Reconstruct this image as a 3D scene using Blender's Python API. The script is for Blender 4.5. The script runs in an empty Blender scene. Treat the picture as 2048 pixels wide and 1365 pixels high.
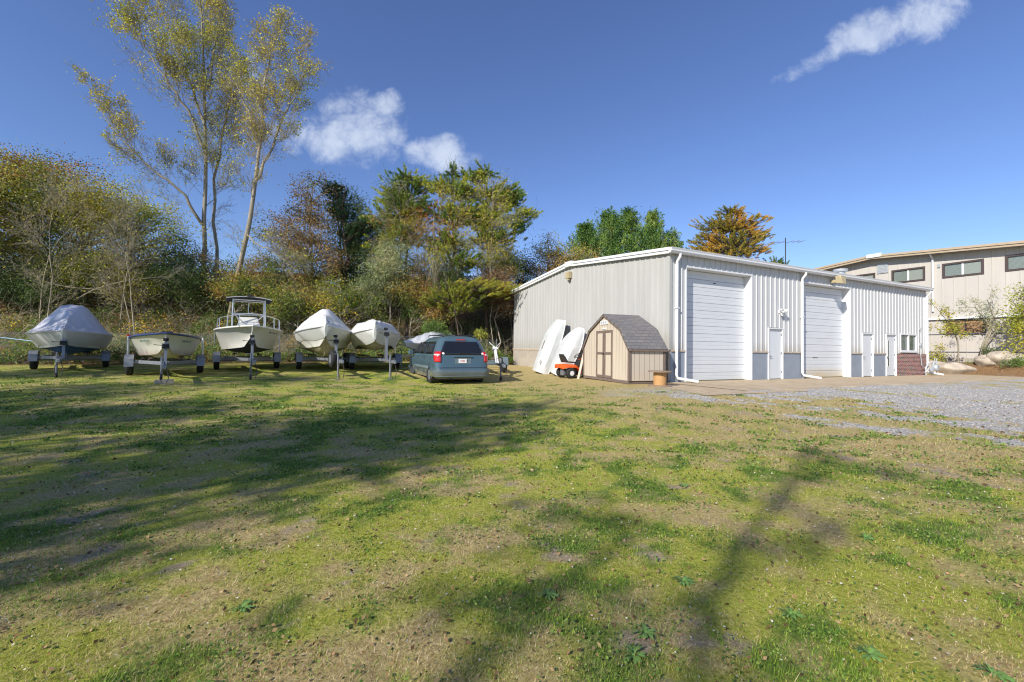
import bpy, math, random
import numpy as np
from mathutils import Vector, Matrix, Euler
R = math.radians
rng = np.random.default_rng(7)
random.seed(7)
scene = bpy.context.scene
col = scene.collection

# ---------------------------------------------------------------- camera
F = 858.8 / 2048.0 * 36.0
PITCH, ROLL, CAMZ = R(1.189), R(0.75), 1.10
cam_d = bpy.data.cameras.new("camera"); cam = bpy.data.objects.new("camera", cam_d); col.objects.link(cam)
cam_d.lens = F; cam_d.sensor_width = 36; cam_d.clip_start = 0.05; cam_d.clip_end = 3000
cam.location = (0, 0, CAMZ)
CAMM = Matrix.Rotation(R(90) + PITCH, 3, 'X') @ Matrix.Rotation(ROLL, 3, 'Z')
cam.rotation_euler = CAMM.to_euler()
scene.camera = cam
def direction(px, py):
    v = CAMM @ Vector(((px - 1024) / 858.8, (682.5 - py) / 858.8, -1)); return v
def P3(px, py, Z):
    v = direction(px, py); k = Z / v.y
    return np.array([v.x * k, Z, CAMZ + v.z * k])
# ---------------------------------------------------------------- sun and sky
SUN_EL, SHADOW_AZ = 32.0, 38.7          # azimuth (from +Y towards +X) the shadows fall to
sd = bpy.data.lights.new("sun", 'SUN'); so = bpy.data.objects.new("sun", sd); col.objects.link(so)
sd.energy = 4.1; sd.angle = R(0.53); sd.color = (1.0, 0.93, 0.82)
a = R(SHADOW_AZ); e = R(SUN_EL)
ray = Vector((math.sin(a) * math.cos(e), math.cos(a) * math.cos(e), -math.sin(e)))
so.rotation_euler = ray.to_track_quat('-Z', 'Y').to_euler(); so.location = (-30, -40, 40)
world = bpy.data.worlds.new("World"); scene.world = world; world.use_nodes = True
wt = world.node_tree; wt.nodes.clear()
def wn(t, **k):
    n = wt.nodes.new(t)
    for a_, b_ in k.items(): setattr(n, a_, b_)
    return n
wo = wn('ShaderNodeOutputWorld'); bg = wn('ShaderNodeBackground'); bg.inputs[1].default_value = 0.13
sky = wn('ShaderNodeTexSky', sky_type='NISHITA', sun_disc=False)
sky.sun_elevation = R(SUN_EL); sky.sun_rotation = R(SHADOW_AZ + 180); sky.air_density = 1.0; sky.dust_density = 0.15; sky.ozone_density = 5.0; sky.altitude = 200
hs = wn('ShaderNodeHueSaturation'); hs.inputs['Hue'].default_value = 0.512; hs.inputs['Saturation'].default_value = 1.04; hs.inputs['Value'].default_value = 0.86
wt.links.new(sky.outputs[0], hs.inputs['Color'])
tc = wn('ShaderNodeTexCoord'); sx = wn('ShaderNodeSeparateXYZ'); wt.links.new(tc.outputs['Generated'], sx.inputs[0])
def M(op, a_, b_=None, c_=None, clamp=False):
    n = wn('ShaderNodeMath', operation=op, use_clamp=clamp)
    for i, v in enumerate((a_, b_, c_)):
        if v is None: continue
        if isinstance(v, (int, float)): n.inputs[i].default_value = v
        else: wt.links.new(v, n.inputs[i])
    return n.outputs[0]
yy = M('MAXIMUM', sx.outputs[1], 0.05)
U = M('DIVIDE', sx.outputs[0], yy); V = M('DIVIDE', sx.outputs[2], yy)
cmb = wn('ShaderNodeCombineXYZ'); wt.links.new(U, cmb.inputs[0]); wt.links.new(V, cmb.inputs[1])
def cnoise(scale, detail, rough, off=0, dist=0.0):
    mp = wn('ShaderNodeMapping'); mp.inputs['Location'].default_value = (off, off * 2, 0); wt.links.new(cmb.outputs[0], mp.inputs[0])
    n = wn('ShaderNodeTexNoise'); n.inputs['Scale'].default_value = scale; n.inputs['Detail'].default_value = detail
    n.inputs['Roughness'].default_value = rough; n.inputs['Distortion'].default_value = dist
    wt.links.new(mp.outputs[0], n.inputs['Vector']); return n.outputs[0]
n1 = cnoise(7, 9, 0.62, 3.1, 0.15); n2 = cnoise(22, 7, 0.65, 9.0, 0.3)
def blob(px, py, rx, ry, ang, gain=1.0):
    v = direction(px, py); u0, v0 = v.x / v.y, v.z / v.y
    du = M('SUBTRACT', U, u0); dv = M('SUBTRACT', V, v0); c, s = math.cos(R(ang)), math.sin(R(ang))
    p = M('DIVIDE', M('ADD', M('MULTIPLY', du, c), M('MULTIPLY', dv, s)), rx / 858.8)
    q = M('DIVIDE', M('SUBTRACT', M('MULTIPLY', dv, c), M('MULTIPLY', du, s)), ry / 858.8)
    r2 = M('ADD', M('MULTIPLY', p, p), M('MULTIPLY', q, q))
    return M('MULTIPLY', M('SUBTRACT', 1.0, r2), gain)
def mx(*l):
    o = l[0]
    for k in l[1:]: o = M('MAXIMUM', o, k)
    return o
near = mx(blob(722, 262, 108, 100, 0), blob(765, 215, 55, 45, 0), blob(675, 290, 66, 60, 0), blob(885, 308, 92, 44, -4), blob(590, 262, 130, 50, 0, .55), blob(500, 150, 60, 60, 0, .35))
far = mx(blob(1640, 118, 120, 26, 27), blob(1745, 62, 125, 50, 24), blob(1855, 25, 120, 62, 22, 1.0))
def dens(m, k):
    d = M('ADD', m, M('MULTIPLY', M('SUBTRACT', n1, 0.5), 2.6)); d = M('ADD', d, M('MULTIPLY', M('SUBTRACT', n2, 0.5), 1.3))
    mr = wn('ShaderNodeMapRange', interpolation_type='SMOOTHSTEP'); mr.inputs[1].default_value = 0.12; mr.inputs[2].default_value = 1.25
    wt.links.new(d, mr.inputs[0]); gate = M('ADD', M('MULTIPLY', m, 3.0), 0.6, clamp=True)
    return M('MULTIPLY', M('MULTIPLY', mr.outputs[0], gate), k)
cl = M('MAXIMUM', dens(near, 0.74), dens(far, 0.66))
mixc = wn('ShaderNodeMixRGB'); wt.links.new(cl, mixc.inputs[0]); wt.links.new(hs.outputs[0], mixc.inputs[1])
cr = wn('ShaderNodeMixRGB'); cr.inputs[1].default_value = (2.6, 3.2, 4.3, 1); cr.inputs[2].default_value = (5.2, 5.5, 6.0, 1); wt.links.new(n1, cr.inputs[0])
wt.links.new(cr.outputs[0], mixc.inputs[2]); wt.links.new(mixc.outputs[0], bg.inputs[0]); wt.links.new(bg.outputs[0], wo.inputs[0])
scene.view_settings.view_transform = 'Standard'; scene.view_settings.look = 'None'
scene.view_settings.exposure = 0.55; scene.view_settings.gamma = 1
scene.cycles.pixel_filter_type = 'BLACKMAN_HARRIS'; scene.cycles.filter_width = 1.15
scene.cycles.use_denoising = True; scene.cycles.denoising_prefilter = 'ACCURATE'; scene.cycles.use_adaptive_sampling = False; scene.cycles.max_bounces = 5; scene.cycles.transparent_max_bounces = 4; scene.cycles.diffuse_bounces = 3
scene.cycles.sample_clamp_indirect = 2

# ---------------------------------------------------------------- materials
def mat(name, color, rough=0.7, metal=0.0, var=0.0, vscale=3.0, bump=0.0, bscale=30.0, color2=None, spec=None, trans=0.0, attr=None, ramp=None, stretch=None):
    m = bpy.data.materials.new(name); m.use_nodes = True; t = m.node_tree; b = t.nodes['Principled BSDF']
    b.inputs['Roughness'].default_value = rough; b.inputs['Metallic'].default_value = metal
    if spec is not None: b.inputs['Specular IOR Level'].default_value = spec
    c4 = (*color, 1); b.inputs['Base Color'].default_value = c4
    g = t.nodes.new('ShaderNodeTexCoord')
    vec = g.outputs['Object']
    if stretch:
        mp = t.nodes.new('ShaderNodeMapping'); mp.inputs['Scale'].default_value = stretch; t.links.new(vec, mp.inputs[0]); vec = mp.outputs[0]
    if var or color2:
        n = t.nodes.new('ShaderNodeTexNoise'); n.inputs['Scale'].default_value = vscale; n.inputs['Detail'].default_value = 6; n.inputs['Roughness'].default_value = 0.65
        t.links.new(vec, n.inputs['Vector'])
        r = t.nodes.new('ShaderNodeValToRGB'); r.color_ramp.elements[0].position = 0.32; r.color_ramp.elements[1].position = 0.68
        c2 = color2 or tuple(x * (1 - var) for x in color)
        r.color_ramp.elements[0].color = (*c2, 1); r.color_ramp.elements[1].color = c4
        t.links.new(n.outputs[0], r.inputs[0]); t.links.new(r.outputs[0], b.inputs['Base Color'])
    if bump:
        n = t.nodes.new('ShaderNodeTexNoise'); n.inputs['Scale'].default_value = bscale; n.inputs['Detail'].default_value = 5
        t.links.new(vec, n.inputs['Vector']); bp = t.nodes.new('ShaderNodeBump'); bp.inputs['Strength'].default_value = bump; bp.inputs['Distance'].default_value = 0.02
        t.links.new(n.outputs[0], bp.inputs['Height']); t.links.new(bp.outputs[0], b.inputs['Normal'])
    if ramp:
        at = t.nodes.new('ShaderNodeAttribute'); at.attribute_name = 'v'
        r = t.nodes.new('ShaderNodeValToRGB'); r.color_ramp.interpolation = 'LINEAR'
        els = r.color_ramp.elements
        while len(els) < len(ramp): els.new(0.5)
        for i, (p_, c_) in enumerate(ramp): els[i].position = p_; els[i].color = (*c_, 1)
        t.links.new(at.outputs['Fac'], r.inputs[0]); t.links.new(r.outputs[0], b.inputs['Base Color'])
        if trans:
            tr = t.nodes.new('ShaderNodeBsdfTranslucent'); ms = t.nodes.new('ShaderNodeMixShader'); ms.inputs[0].default_value = trans
            t.links.new(r.outputs[0], tr.inputs[0]); t.links.new(b.outputs[0], ms.inputs[1]); t.links.new(tr.outputs[0], ms.inputs[2])
            t.links.new(ms.outputs[0], t.nodes['Material Output'].inputs[0])
    return m
def leafmat(name, cols, rough=0.55, trans=0.3):
    n = len(cols); return mat(name, cols[0], rough, spec=0.25, ramp=[(i / (n - 1) if n > 1 else 0, c) for i, c in enumerate(cols)], trans=trans)
MT = dict(
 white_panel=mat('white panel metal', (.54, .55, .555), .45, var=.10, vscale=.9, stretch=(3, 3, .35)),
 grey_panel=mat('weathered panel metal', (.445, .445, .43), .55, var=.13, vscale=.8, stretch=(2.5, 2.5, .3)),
 white_trim=mat('white trim', (.72, .735, .75), .4, var=.06, vscale=2),
 door_white=mat('white door steel', (.62, .65, .68), .4, var=.06, vscale=1.5),
 seal=mat('door seam', (.30, .22, .16), .8),
 rust=mat('rusty base flashing', (.42, .30, .19), .8, color2=(.55, .50, .43), vscale=5),
 blue_base=mat('slate blue base panel', (.27, .31, .37), .6, var=.15, vscale=2),
 concrete=mat('concrete', (.42, .38, .32), .9, color2=(.32, .29, .25), vscale=1.5, bump=.3, bscale=20),
 apron=mat('sandy concrete', (.54, .43, .29), .92, color2=(.40, .31, .20), vscale=2.2, bump=.5, bscale=50),
 dark=mat('dark plastic', (.02, .02, .022), .6), black=mat('black rubber', (.018, .018, .019), .75, var=.3, vscale=9),
 galv=mat('galvanised steel', (.28, .30, .34), .5, .5, var=.25, vscale=7), alu=mat('aluminium tube', (.62, .64, .67), .3, .8),
 chrome=mat('bare steel', (.5, .5, .5), .3, .9), lamp_beige=mat('yellowed lamp housing', (.50, .42, .25), .6, var=.3, vscale=9),
 glass=mat('window glass', (.05, .09, .085), .06, spec=.9), glass_dark=mat('tinted car glass', (.012, .014, .018), .05, spec=.7),
 tan_pane=mat('tan papered pane', (.42, .26, .13), .35, var=.2, vscale=2), bronze=mat('brown window frame', (.07, .05, .045), .5),
 beige=mat('beige siding', (.52, .49, .445), .7, var=.09, vscale=.9, stretch=(2, 2, .3)), tan_trim=mat('tan roof edge', (.45, .36, .25), .6, var=.1),
 soffit=mat('soffit', (.42, .40, .36), .8), blind=mat('window blind', (.34, .37, .33), .6),
 t111=mat('beige plywood siding', (.55, .48, .385), .8, var=.10, vscale=2, stretch=(1, 1, .25)), weathered=mat('weathered grey wood', (.21, .16, .135), .85, color2=(.12, .09, .075), vscale=8, stretch=(4, 4, .5)),
 plywood=mat('plywood', (.52, .30, .12), .75, color2=(.40, .22, .09), vscale=5, stretch=(1, 1, 4)), spool_top=mat('spool plank', (.30, .22, .15), .85, var=.3, vscale=6),
 paint_orange=mat('orange paint', (.75, .115, .02), .35), seat_black=mat('black vinyl', (.03, .03, .032), .5),
 hull_white=mat('white gelcoat', (.68, .68, .64), .2, var=.08, vscale=2.5), hull_blue=mat('blue bottom paint', (.02, .09, .28), .6, var=.25, vscale=4),
 hull_black=mat('black bottom paint', (.03, .032, .04), .55), bottom_grey=mat('stained bottom paint', (.50, .46, .35), .6, color2=(.32, .27, .18), vscale=3),
 wrap=mat('white shrink wrap', (.71, .725, .74), .34, var=.07, vscale=3, bump=.7, bscale=3.2), wrap_shaded=mat('shade-tinted shrink wrap', (.60, .61, .68), .34, var=.10, vscale=3, bump=.7, bscale=3.2),  # second wrap colour carries the blue of tree shade
 gunwale_blue=mat('navy gunwale', (.02, .04, .14), .4), dinghy=mat('chalky fibreglass', (.58, .60, .60), .5, color2=(.48, .50, .49), vscale=3),
 van=mat('slate blue car paint', (.085, .145, .185), .16, .2, var=.12, vscale=2), van_dark=mat('grey bumper strip', (.13, .17, .19), .5), red_lens=mat('red lens', (.55, .012, .012), .15, spec=.8),
 plate=mat('plate white', (.8, .8, .8), .5), red=mat('red', (.6, .03, .03), .5), ink=mat('dark lettering', (.04, .05, .08), .6), teal_ink=mat('teal lettering', (.05, .16, .15), .6),
 bark=mat('grey bark', (.36, .32, .24), .9, color2=(.20, .175, .13), vscale=6, bump=.5, bscale=18, stretch=(1, 1, .3)), bark_pale=mat('pale twig bark', (.40, .35, .25), .85, var=.4, vscale=3),
 bark_dark=mat('dark pine bark', (.10, .07, .055), .95, var=.4, vscale=5, bump=.5, bscale=15), rock=mat('granite boulder', (.54, .47, .38), .9, color2=(.30, .25, .20), vscale=3.5, bump=1.0, bscale=14),
 red_roof=mat('rusty red roof', (.30, .07, .035), .8, var=.3), cream=mat('cream wall', (.62, .60, .52), .8, var=.1), rope=mat('blue rope', (.25, .40, .50), .8),
 meter=mat('gas meter grey', (.45, .48, .50), .45, .3), decal=mat('faded paint', (.55, .56, .56), .5),
)
def add_streaks(m, col2, lo, hi, scale=(6, 6, .5)):
    t = m.node_tree; b = t.nodes['Principled BSDF']; src = b.inputs['Base Color'].links[0].from_socket
    g = t.nodes.new('ShaderNodeTexCoord'); mp = t.nodes.new('ShaderNodeMapping'); mp.inputs['Scale'].default_value = scale; t.links.new(g.outputs['Object'], mp.inputs[0])
    n = t.nodes.new('ShaderNodeTexNoise'); n.inputs['Scale'].default_value = 1; n.inputs['Detail'].default_value = 4; t.links.new(mp.outputs[0], n.inputs['Vector'])
    s = t.nodes.new('ShaderNodeSeparateXYZ'); t.links.new(g.outputs['Object'], s.inputs[0])
    r = t.nodes.new('ShaderNodeMapRange'); r.inputs[1].default_value = hi; r.inputs[2].default_value = lo; t.links.new(s.outputs[2], r.inputs[0])
    mu = t.nodes.new('ShaderNodeMath'); mu.operation = 'MULTIPLY'; mu.use_clamp = True; t.links.new(r.outputs[0], mu.inputs[0])
    m2 = t.nodes.new('ShaderNodeMath'); m2.operation = 'MULTIPLY'; m2.inputs[1].default_value = 1.8; t.links.new(n.outputs[0], m2.inputs[0]); t.links.new(m2.outputs[0], mu.inputs[1])
    mx_ = t.nodes.new('ShaderNodeMixRGB'); t.links.new(mu.outputs[0], mx_.inputs[0]); t.links.new(src, mx_.inputs[1]); mx_.inputs[2].default_value = (*col2, 1)
    t.links.new(mx_.outputs[0], b.inputs['Base Color'])
MT['hull_rusty'] = mat('rust stained gelcoat', (.60, .60, .56), .25, var=.06, vscale=2.5); add_streaks(MT['hull_rusty'], (.20, .085, .03), .60, 1.0, (3, 3, .4))
add_streaks(MT['white_panel'], (.38, .36, .32), 1.05, 1.6, (9, 9, .4)); add_streaks(MT['grey_panel'], (.33, .32, .29), 1.0, 1.9, (7, 7, .3)); add_streaks(MT['van'], (.26, .235, .20), .05, .62, (3, 3, 2))
MT['door_stain'] = mat('stained white door steel', (.62, .65, .68), .4, var=.05, vscale=1.5); add_streaks(MT['door_stain'], (.55, .42, .24), -.1, .55, (1.2, 1.2, 1.5))
def brickmat():
    m = bpy.data.materials.new('red brick'); m.use_nodes = True; t = m.node_tree; b = t.nodes['Principled BSDF']; b.inputs['Roughness'].default_value = .9
    g = t.nodes.new('ShaderNodeTexCoord'); s = t.nodes.new('ShaderNodeSeparateXYZ'); c = t.nodes.new('ShaderNodeCombineXYZ'); t.links.new(g.outputs['Object'], s.inputs[0])
    t.links.new(s.outputs[0], c.inputs[0]); t.links.new(s.outputs[2], c.inputs[1])
    br = t.nodes.new('ShaderNodeTexBrick'); br.inputs['Scale'].default_value = 1; br.inputs['Brick Width'].default_value = .21; br.inputs['Row Height'].default_value = .072; br.inputs['Mortar Size'].default_value = .006
    br.inputs['Color1'].default_value = (.30, .085, .065, 1); br.inputs['Color2'].default_value = (.10, .06, .055, 1); br.inputs['Mortar'].default_value = (.5, .46, .42, 1)
    n = t.nodes.new('ShaderNodeTexNoise'); n.inputs['Scale'].default_value = 6; t.links.new(c.outputs[0], n.inputs['Vector']); t.links.new(c.outputs[0], br.inputs['Vector'])
    mx_ = t.nodes.new('ShaderNodeMixRGB'); mx_.blend_type = 'OVERLAY'; mx_.inputs[0].default_value = .5; t.links.new(br.outputs[0], mx_.inputs[1]); t.links.new(n.outputs[1], mx_.inputs[2])
    t.links.new(mx_.outputs[0], b.inputs['Base Color'])
    bp = t.nodes.new('ShaderNodeBump'); bp.inputs['Strength'].default_value = .6; bp.inputs['Distance'].default_value = -.01; t.links.new(br.outputs[1], bp.inputs['Height']); t.links.new(bp.outputs[0], b.inputs['Normal'])
    return m
MT['brick'] = brickmat()
def shinglemat():
    m = bpy.data.materials.new('grey shingles'); m.use_nodes = True; t = m.node_tree; b = t.nodes['Principled BSDF']; b.inputs['Roughness'].default_value = .95
    g = t.nodes.new('ShaderNodeUVMap')
    br = t.nodes.new('ShaderNodeTexBrick'); br.inputs['Scale'].default_value = 1; br.inputs['Brick Width'].default_value = .30; br.inputs['Row Height'].default_value = .14; br.inputs['Mortar Size'].default_value = .008
    br.inputs['Color1'].default_value = (.15, .145, .15, 1); br.inputs['Color2'].default_value = (.20, .185, .175, 1); br.inputs['Mortar'].default_value = (.09, .09, .095, 1)
    t.links.new(g.outputs[0], br.inputs['Vector']); n = t.nodes.new('ShaderNodeTexNoise'); n.inputs['Scale'].default_value = 60; t.links.new(g.outputs[0], n.inputs['Vector'])
    mx_ = t.nodes.new('ShaderNodeMixRGB'); mx_.blend_type = 'OVERLAY'; mx_.inputs[0].default_value = .4; t.links.new(br.outputs[0], mx_.inputs[1]); t.links.new(n.outputs[0], mx_.inputs[2]); t.links.new(mx_.outputs[0], b.inputs['Base Color'])
    bp = t.nodes.new('ShaderNodeBump'); bp.inputs['Strength'].default_value = .7; bp.inputs['Distance'].default_value = -.01; t.links.new(br.outputs[1], bp.inputs['Height']); t.links.new(bp.outputs[0], b.inputs['Normal'])
    return m
MT['shingle'] = shinglemat()

# ---------------------------------------------------------------- helpers
def tag(o, label=None, cat=None, group=None, kind=None):
    if label: o['label'] = label
    if cat: o['category'] = cat
    if group: o['group'] = group
    if kind: o['kind'] = kind
    return o
def root(name, loc, rz=0, label=None, cat=None, group=None):
    o = bpy.data.objects.new(name, None); o.empty_display_size = .2; col.objects.link(o); o.location = loc; o.rotation_euler = (0, 0, rz)
    return tag(o, label, cat, group)
class MB:
    def __init__(s): s.v = []; s.f = []; s.cuts = []; s.fc = []
    def add(s, vs, fs):
        s.cuts.append(len(s.v)); s.fc.append(len(s.f)); k = len(s.v); s.v += [tuple(map(float, p)) for p in vs]; s.f += [tuple(i + k for i in f) for f in fs]; return s
    def box(s, x0, x1, y0, y1, z0, z1):
        return s.add([(x0,y0,z0),(x1,y0,z0),(x1,y1,z0),(x0,y1,z0),(x0,y0,z1),(x1,y0,z1),(x1,y1,z1),(x0,y1,z1)],
            [(0,3,2,1),(4,5,6,7),(0,1,5,4),(1,2,6,5),(2,3,7,6),(3,0,4,7)])
    def obox(s, c, size, M3):
        h = [q / 2 for q in size]; vs = []
        for dz in (-1, 1):
            for dx, dy in ((-1,-1),(1,-1),(1,1),(-1,1)): vs.append(Vector(c) + M3 @ Vector((dx*h[0], dy*h[1], dz*h[2])))
        return s.add(vs, [(0,3,2,1),(4,5,6,7),(0,1,5,4),(1,2,6,5),(2,3,7,6),(3,0,4,7)])
    def bar(s, a, b, w, h=None):
        a, b = Vector(a), Vector(b); d = b - a; q = d.to_track_quat('Z', 'Y').to_matrix(); return s.obox((a + b) / 2, (w, h or w, d.length), q)
    def tube(s, pts, r, n=8, cap=True):
        pts = [Vector(p) for p in pts]; rs = r if isinstance(r, (list, tuple)) else [r] * len(pts); rings = []; up = Vector((0, 0, 1)); prev = None
        for i, p in enumerate(pts):
            d = (pts[min(i+1, len(pts)-1)] - pts[max(i-1, 0)]).normalized()
            x = (prev if prev is not None else (up if abs(d.z) < .9 else Vector((1, 0, 0)))); x = (x - d * x.dot(d)).normalized(); prev = x; y = d.cross(x)
            rings.append([p + (x * math.cos(2*math.pi*k/n) + y * math.sin(2*math.pi*k/n)) * rs[i] for k in range(n)])
        return s.loft(rings, cap, cap)
    def loft(s, rings, c0=True, c1=True, closed=True):
        n = len(rings[0]); vs = [p for r in rings for p in r]; fs = []
        for i in range(len(rings) - 1):
            for k in range(n if closed else n - 1):
                a_, b_ = i*n + k, i*n + (k+1) % n; fs.append((a_, b_, b_ + n, a_ + n))
        if c0: fs.append(tuple(range(n))[::-1])
        if c1: fs.append(tuple((len(rings)-1)*n + k for k in range(n)))
        return s.add(vs, fs)
    def cyl(s, a, b, r, n=20, r2=None): return s.tube([a, b], [r, r if r2 is None else r2], n)
    def lathe(s, c, axis, prof, n=28):     # prof: (dist along axis, radius)
        ax = Vector(axis).normalized(); return s.tube([Vector(c) + ax * d for d, _ in prof], [q for _, q in prof], n) if False else s._lathe(Vector(c), ax, prof, n)
    def _lathe(s, c, ax, prof, n):
        x = (Vector((0,0,1)) if abs(ax.z) < .9 else Vector((1,0,0))); x = (x - ax * x.dot(ax)).normalized(); y = ax.cross(x)
        return s.loft([[c + ax*d + (x*math.cos(2*math.pi*k/n) + y*math.sin(2*math.pi*k/n)) * max(q, 1e-4) for k in range(n)] for d, q in prof])
    def split(s, name, m, parent=None, **k):     # every added piece becomes a part of its own
        out = []
        for a_, b_, c_, d_ in zip(s.cuts, s.cuts[1:] + [len(s.v)], s.fc, s.fc[1:] + [len(s.f)]):
            q = MB(); q.v = s.v[a_:b_]; q.f = [tuple(i - a_ for i in f) for f in s.f[c_:d_]]; out.append(q.build(name, m, parent, **k))
        return out
    def prism(s, poly, axis, t0, t1):      # poly in the other two axes
        def mk(p, t): return {'x': (t, p[0], p[1]), 'y': (p[0], t, p[1]), 'z': (p[0], p[1], t)}[axis]
        return s.loft([[mk(p, t0) for p in poly], [mk(p, t1) for p in poly]])
    def build(s, name, m, parent=None, smooth=False, bevel=0, loc=None, seg=2):
        me = bpy.data.meshes.new(name); me.from_pydata(s.v, [], s.f); me.materials.append(MT[m] if isinstance(m, str) else m)
        import bmesh as _b
        bm = _b.new(); bm.from_mesh(me); _b.ops.recalc_face_normals(bm, faces=bm.faces); bm.to_mesh(me); bm.free()
        o = bpy.data.objects.new(name, me); col.objects.link(o)
        if parent: o.parent = parent
        if loc: o.location = loc
        if bevel:
            b = o.modifiers.new('b', 'BEVEL'); b.width = bevel; b.segments = seg; b.limit_method = 'ANGLE'; b.angle_limit = R(40)
        if smooth or bevel: me.shade_auto(smooth, bevel) if False else [setattr(p, 'use_smooth', True) for p in me.polygons] if smooth else None
        if smooth:
            try:
                for ed in me.edges: pass
                me.set_sharp_from_angle(angle=R(42))
            except Exception: pass
        return o
def npmesh(name, V_, F_, m, parent=None, v=None, smooth=False, loc=None):
    """V_ (N,3); F_ (M,k) integer array, k constant"""
    me = bpy.data.meshes.new(name); V_ = np.ascontiguousarray(V_, dtype=np.float32); F_ = np.ascontiguousarray(F_, dtype=np.int32); k = F_.shape[1]
    me.vertices.add(len(V_)); me.vertices.foreach_set('co', V_.ravel()); me.loops.add(F_.size); me.loops.foreach_set('vertex_index', F_.ravel())
    me.polygons.add(len(F_)); me.polygons.foreach_set('loop_start', np.arange(0, F_.size, k, dtype=np.int32))
    if smooth: me.polygons.foreach_set('use_smooth', np.ones(len(F_), dtype=bool))
    me.update(calc_edges=True)
    if v is not None:
        at = me.attributes.new('v', 'FLOAT', 'POINT'); at.data.foreach_set('value', np.ascontiguousarray(v, dtype=np.float32))
    me.materials.append(MT[m] if isinstance(m, str) else m)
    o = bpy.data.objects.new(name, me); col.objects.link(o)
    if parent: o.parent = parent
    if loc is not None: o.location = loc
    return o
def text(body, size, m, parent, M4, name='lettering', depth=.002):
    cu = bpy.data.curves.new('t', 'FONT'); cu.body = body; cu.size = size; cu.extrude = depth; cu.align_x = 'CENTER'; cu.align_y = 'CENTER'
    o = bpy.data.objects.new('t', cu); me = bpy.data.meshes.new_from_object(o); bpy.data.objects.remove(o)
    me.materials.clear(); me.materials.append(MT[m]); ob = bpy.data.objects.new(name, me); col.objects.link(ob); ob.parent = parent; ob.matrix_local = M4; return ob
def frame(o, x, n):
    """matrix at o with local x along x and local z along n"""
    x = Vector(x).normalized(); n = Vector(n).normalized(); y = n.cross(x).normalized(); x = y.cross(n)
    m = Matrix((x, y, n)).transposed().to_4x4(); m.translation = Vector(o); return m
def sm(a_, b_, x):
    t = np.clip((x - a_) / (b_ - a_), 0, 1); return t * t * (3 - 2 * t)
_perm = np.random.default_rng(5).random((256, 256))
def vnoise(x, y):
    xi = np.floor(x).astype(int); yi = np.floor(y).astype(int); fx = x - xi; fy = y - yi; fx = fx*fx*(3-2*fx); fy = fy*fy*(3-2*fy)
    g = lambda i, j: _perm[i & 255, j & 255]
    return (g(xi, yi)*(1-fx) + g(xi+1, yi)*fx)*(1-fy) + (g(xi, yi+1)*(1-fx) + g(xi+1, yi+1)*fx)*fy
def fbm(x, y, o=4, g=.5):
    s = 0; a_ = 1; t = 0
    for i in range(o): s = s + a_ * vnoise(x + 17.3*i, y + 9.1*i); t += a_; a_ *= g; x = x*2.03; y = y*2.03
    return s / t
# ---------------------------------------------------------------- terrain
WX, WY, WA = 5.74, 15.68, math.atan2(.4348, .9005)      # warehouse corner and turn
def H(x, y):
    x = np.asarray(x, dtype=float); y = np.asarray(y, dtype=float)
    n = (x - WX) * .4348 - (y - WY) * .9005
    right = -.20 + .182 * sm(8.5, 3.3, n)
    left = -.20 + .06 * sm(8, 13.5, y) + .24 * sm(14.5, 19.5, y) * sm(2, -5, x) + .10 * sm(-4, -9, x) * sm(8, 12, y) * sm(19, 15, y)
    t = sm(0, 4, x); z = left * (1 - t) + right * t
    z = z + .26 * sm(19, 27, y) * sm(14, 4, x)
    q = -(x + 30) * .3162 + (y - 17.5) * .9487
    z = z + 5.7 * sm(.8, 11, q) * sm(40, 18, x) * (1 + .10 * (fbm(x * .25, y * .25, 3) - .5))
    m2 = (30.1 - x) * .9005 + (30 - y) * .4348
    z = z + .92 * sm(5.2, 3.2, m2) * sm(21.5, 23.5, x) * sm(38, 22, y)
    z = z + .035 * (fbm(x * .7, y * .7, 4) - .5) * sm(60, 20, y)
    return z
def Hs(x, y): return float(H(np.array([x]), np.array([y]))[0])
def fields(x, y):
    """how lush, how bare, how gravelly the ground is: patches that belong to the soil"""
    wv = (fbm(x * .8 + 40, y * .8, 3) - .5)
    d = (x - 4.0) * .8 + (y - 9.0) * .36 + wv * 1.8                    # distance into the gravel yard
    u = x * .64 + y * .77; w = x * .77 - y * .64                        # tracks run along w
    st = fbm(u * 1.1 + 5, w * .16, 3, .55)
    fine = fbm(x * 3.0, y * 3.0, 3)
    edge = sm(.2, 5.2, d)
    gravel = sm(.44, .64, edge * .50 + (st - .5) * 1.7 + (fine - .5) * .9 + .37)  * sm(-.2, 1.0, d) * sm(30, 24, y) * sm(.5, 3.2, (x - WX) * .4348 - (y - WY) * .9005)
    vf = fbm(x * 7 + 3, y * 7, 3, .6)
    dry = sm(.37, .66, fbm(x * 1.1 + 9, y * 1.1 + 3, 5, .7) * .55 + vf * .38 + .20 * sm(1.5, 5, x + .25 * (y - 8)) * sm(3, 6, y) + (fine - .5) * .5 - .02)
    dry = np.maximum(dry, .85 * sm(-3.4, -.6, d) * sm(5.0, 9.0, y)); dry = np.maximum(dry, .8 * sm(-1.0, .8, d) * sm(3.5, 6, y))
    bare = sm(.71, .80, fbm(x * 3.1 + 70, y * 3.1 + 20, 4, .65) + .10 * sm(3.2, 1.2, y) * sm(-1.0, .5, x) + .09 * sm(1.8, 0, np.abs(d + .3))) * sm(14, 8, y)
    lush = sm(.47, .62, fbm(x * 2.2 + 21, y * 2.2 + 55, 5, .65))
    q = -(x + 30) * .3162 + (y - 17.5) * .9487
    litter = np.maximum(sm(-1.2, .8, q + wv) * sm(30, 24, x), sm(5.9, 5.0, (30.1 - x) * .9005 + (30 - y) * .4348) * sm(21.5, 23.5, x) * (y < 45))
    return gravel, dry, bare, lush, litter
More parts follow.
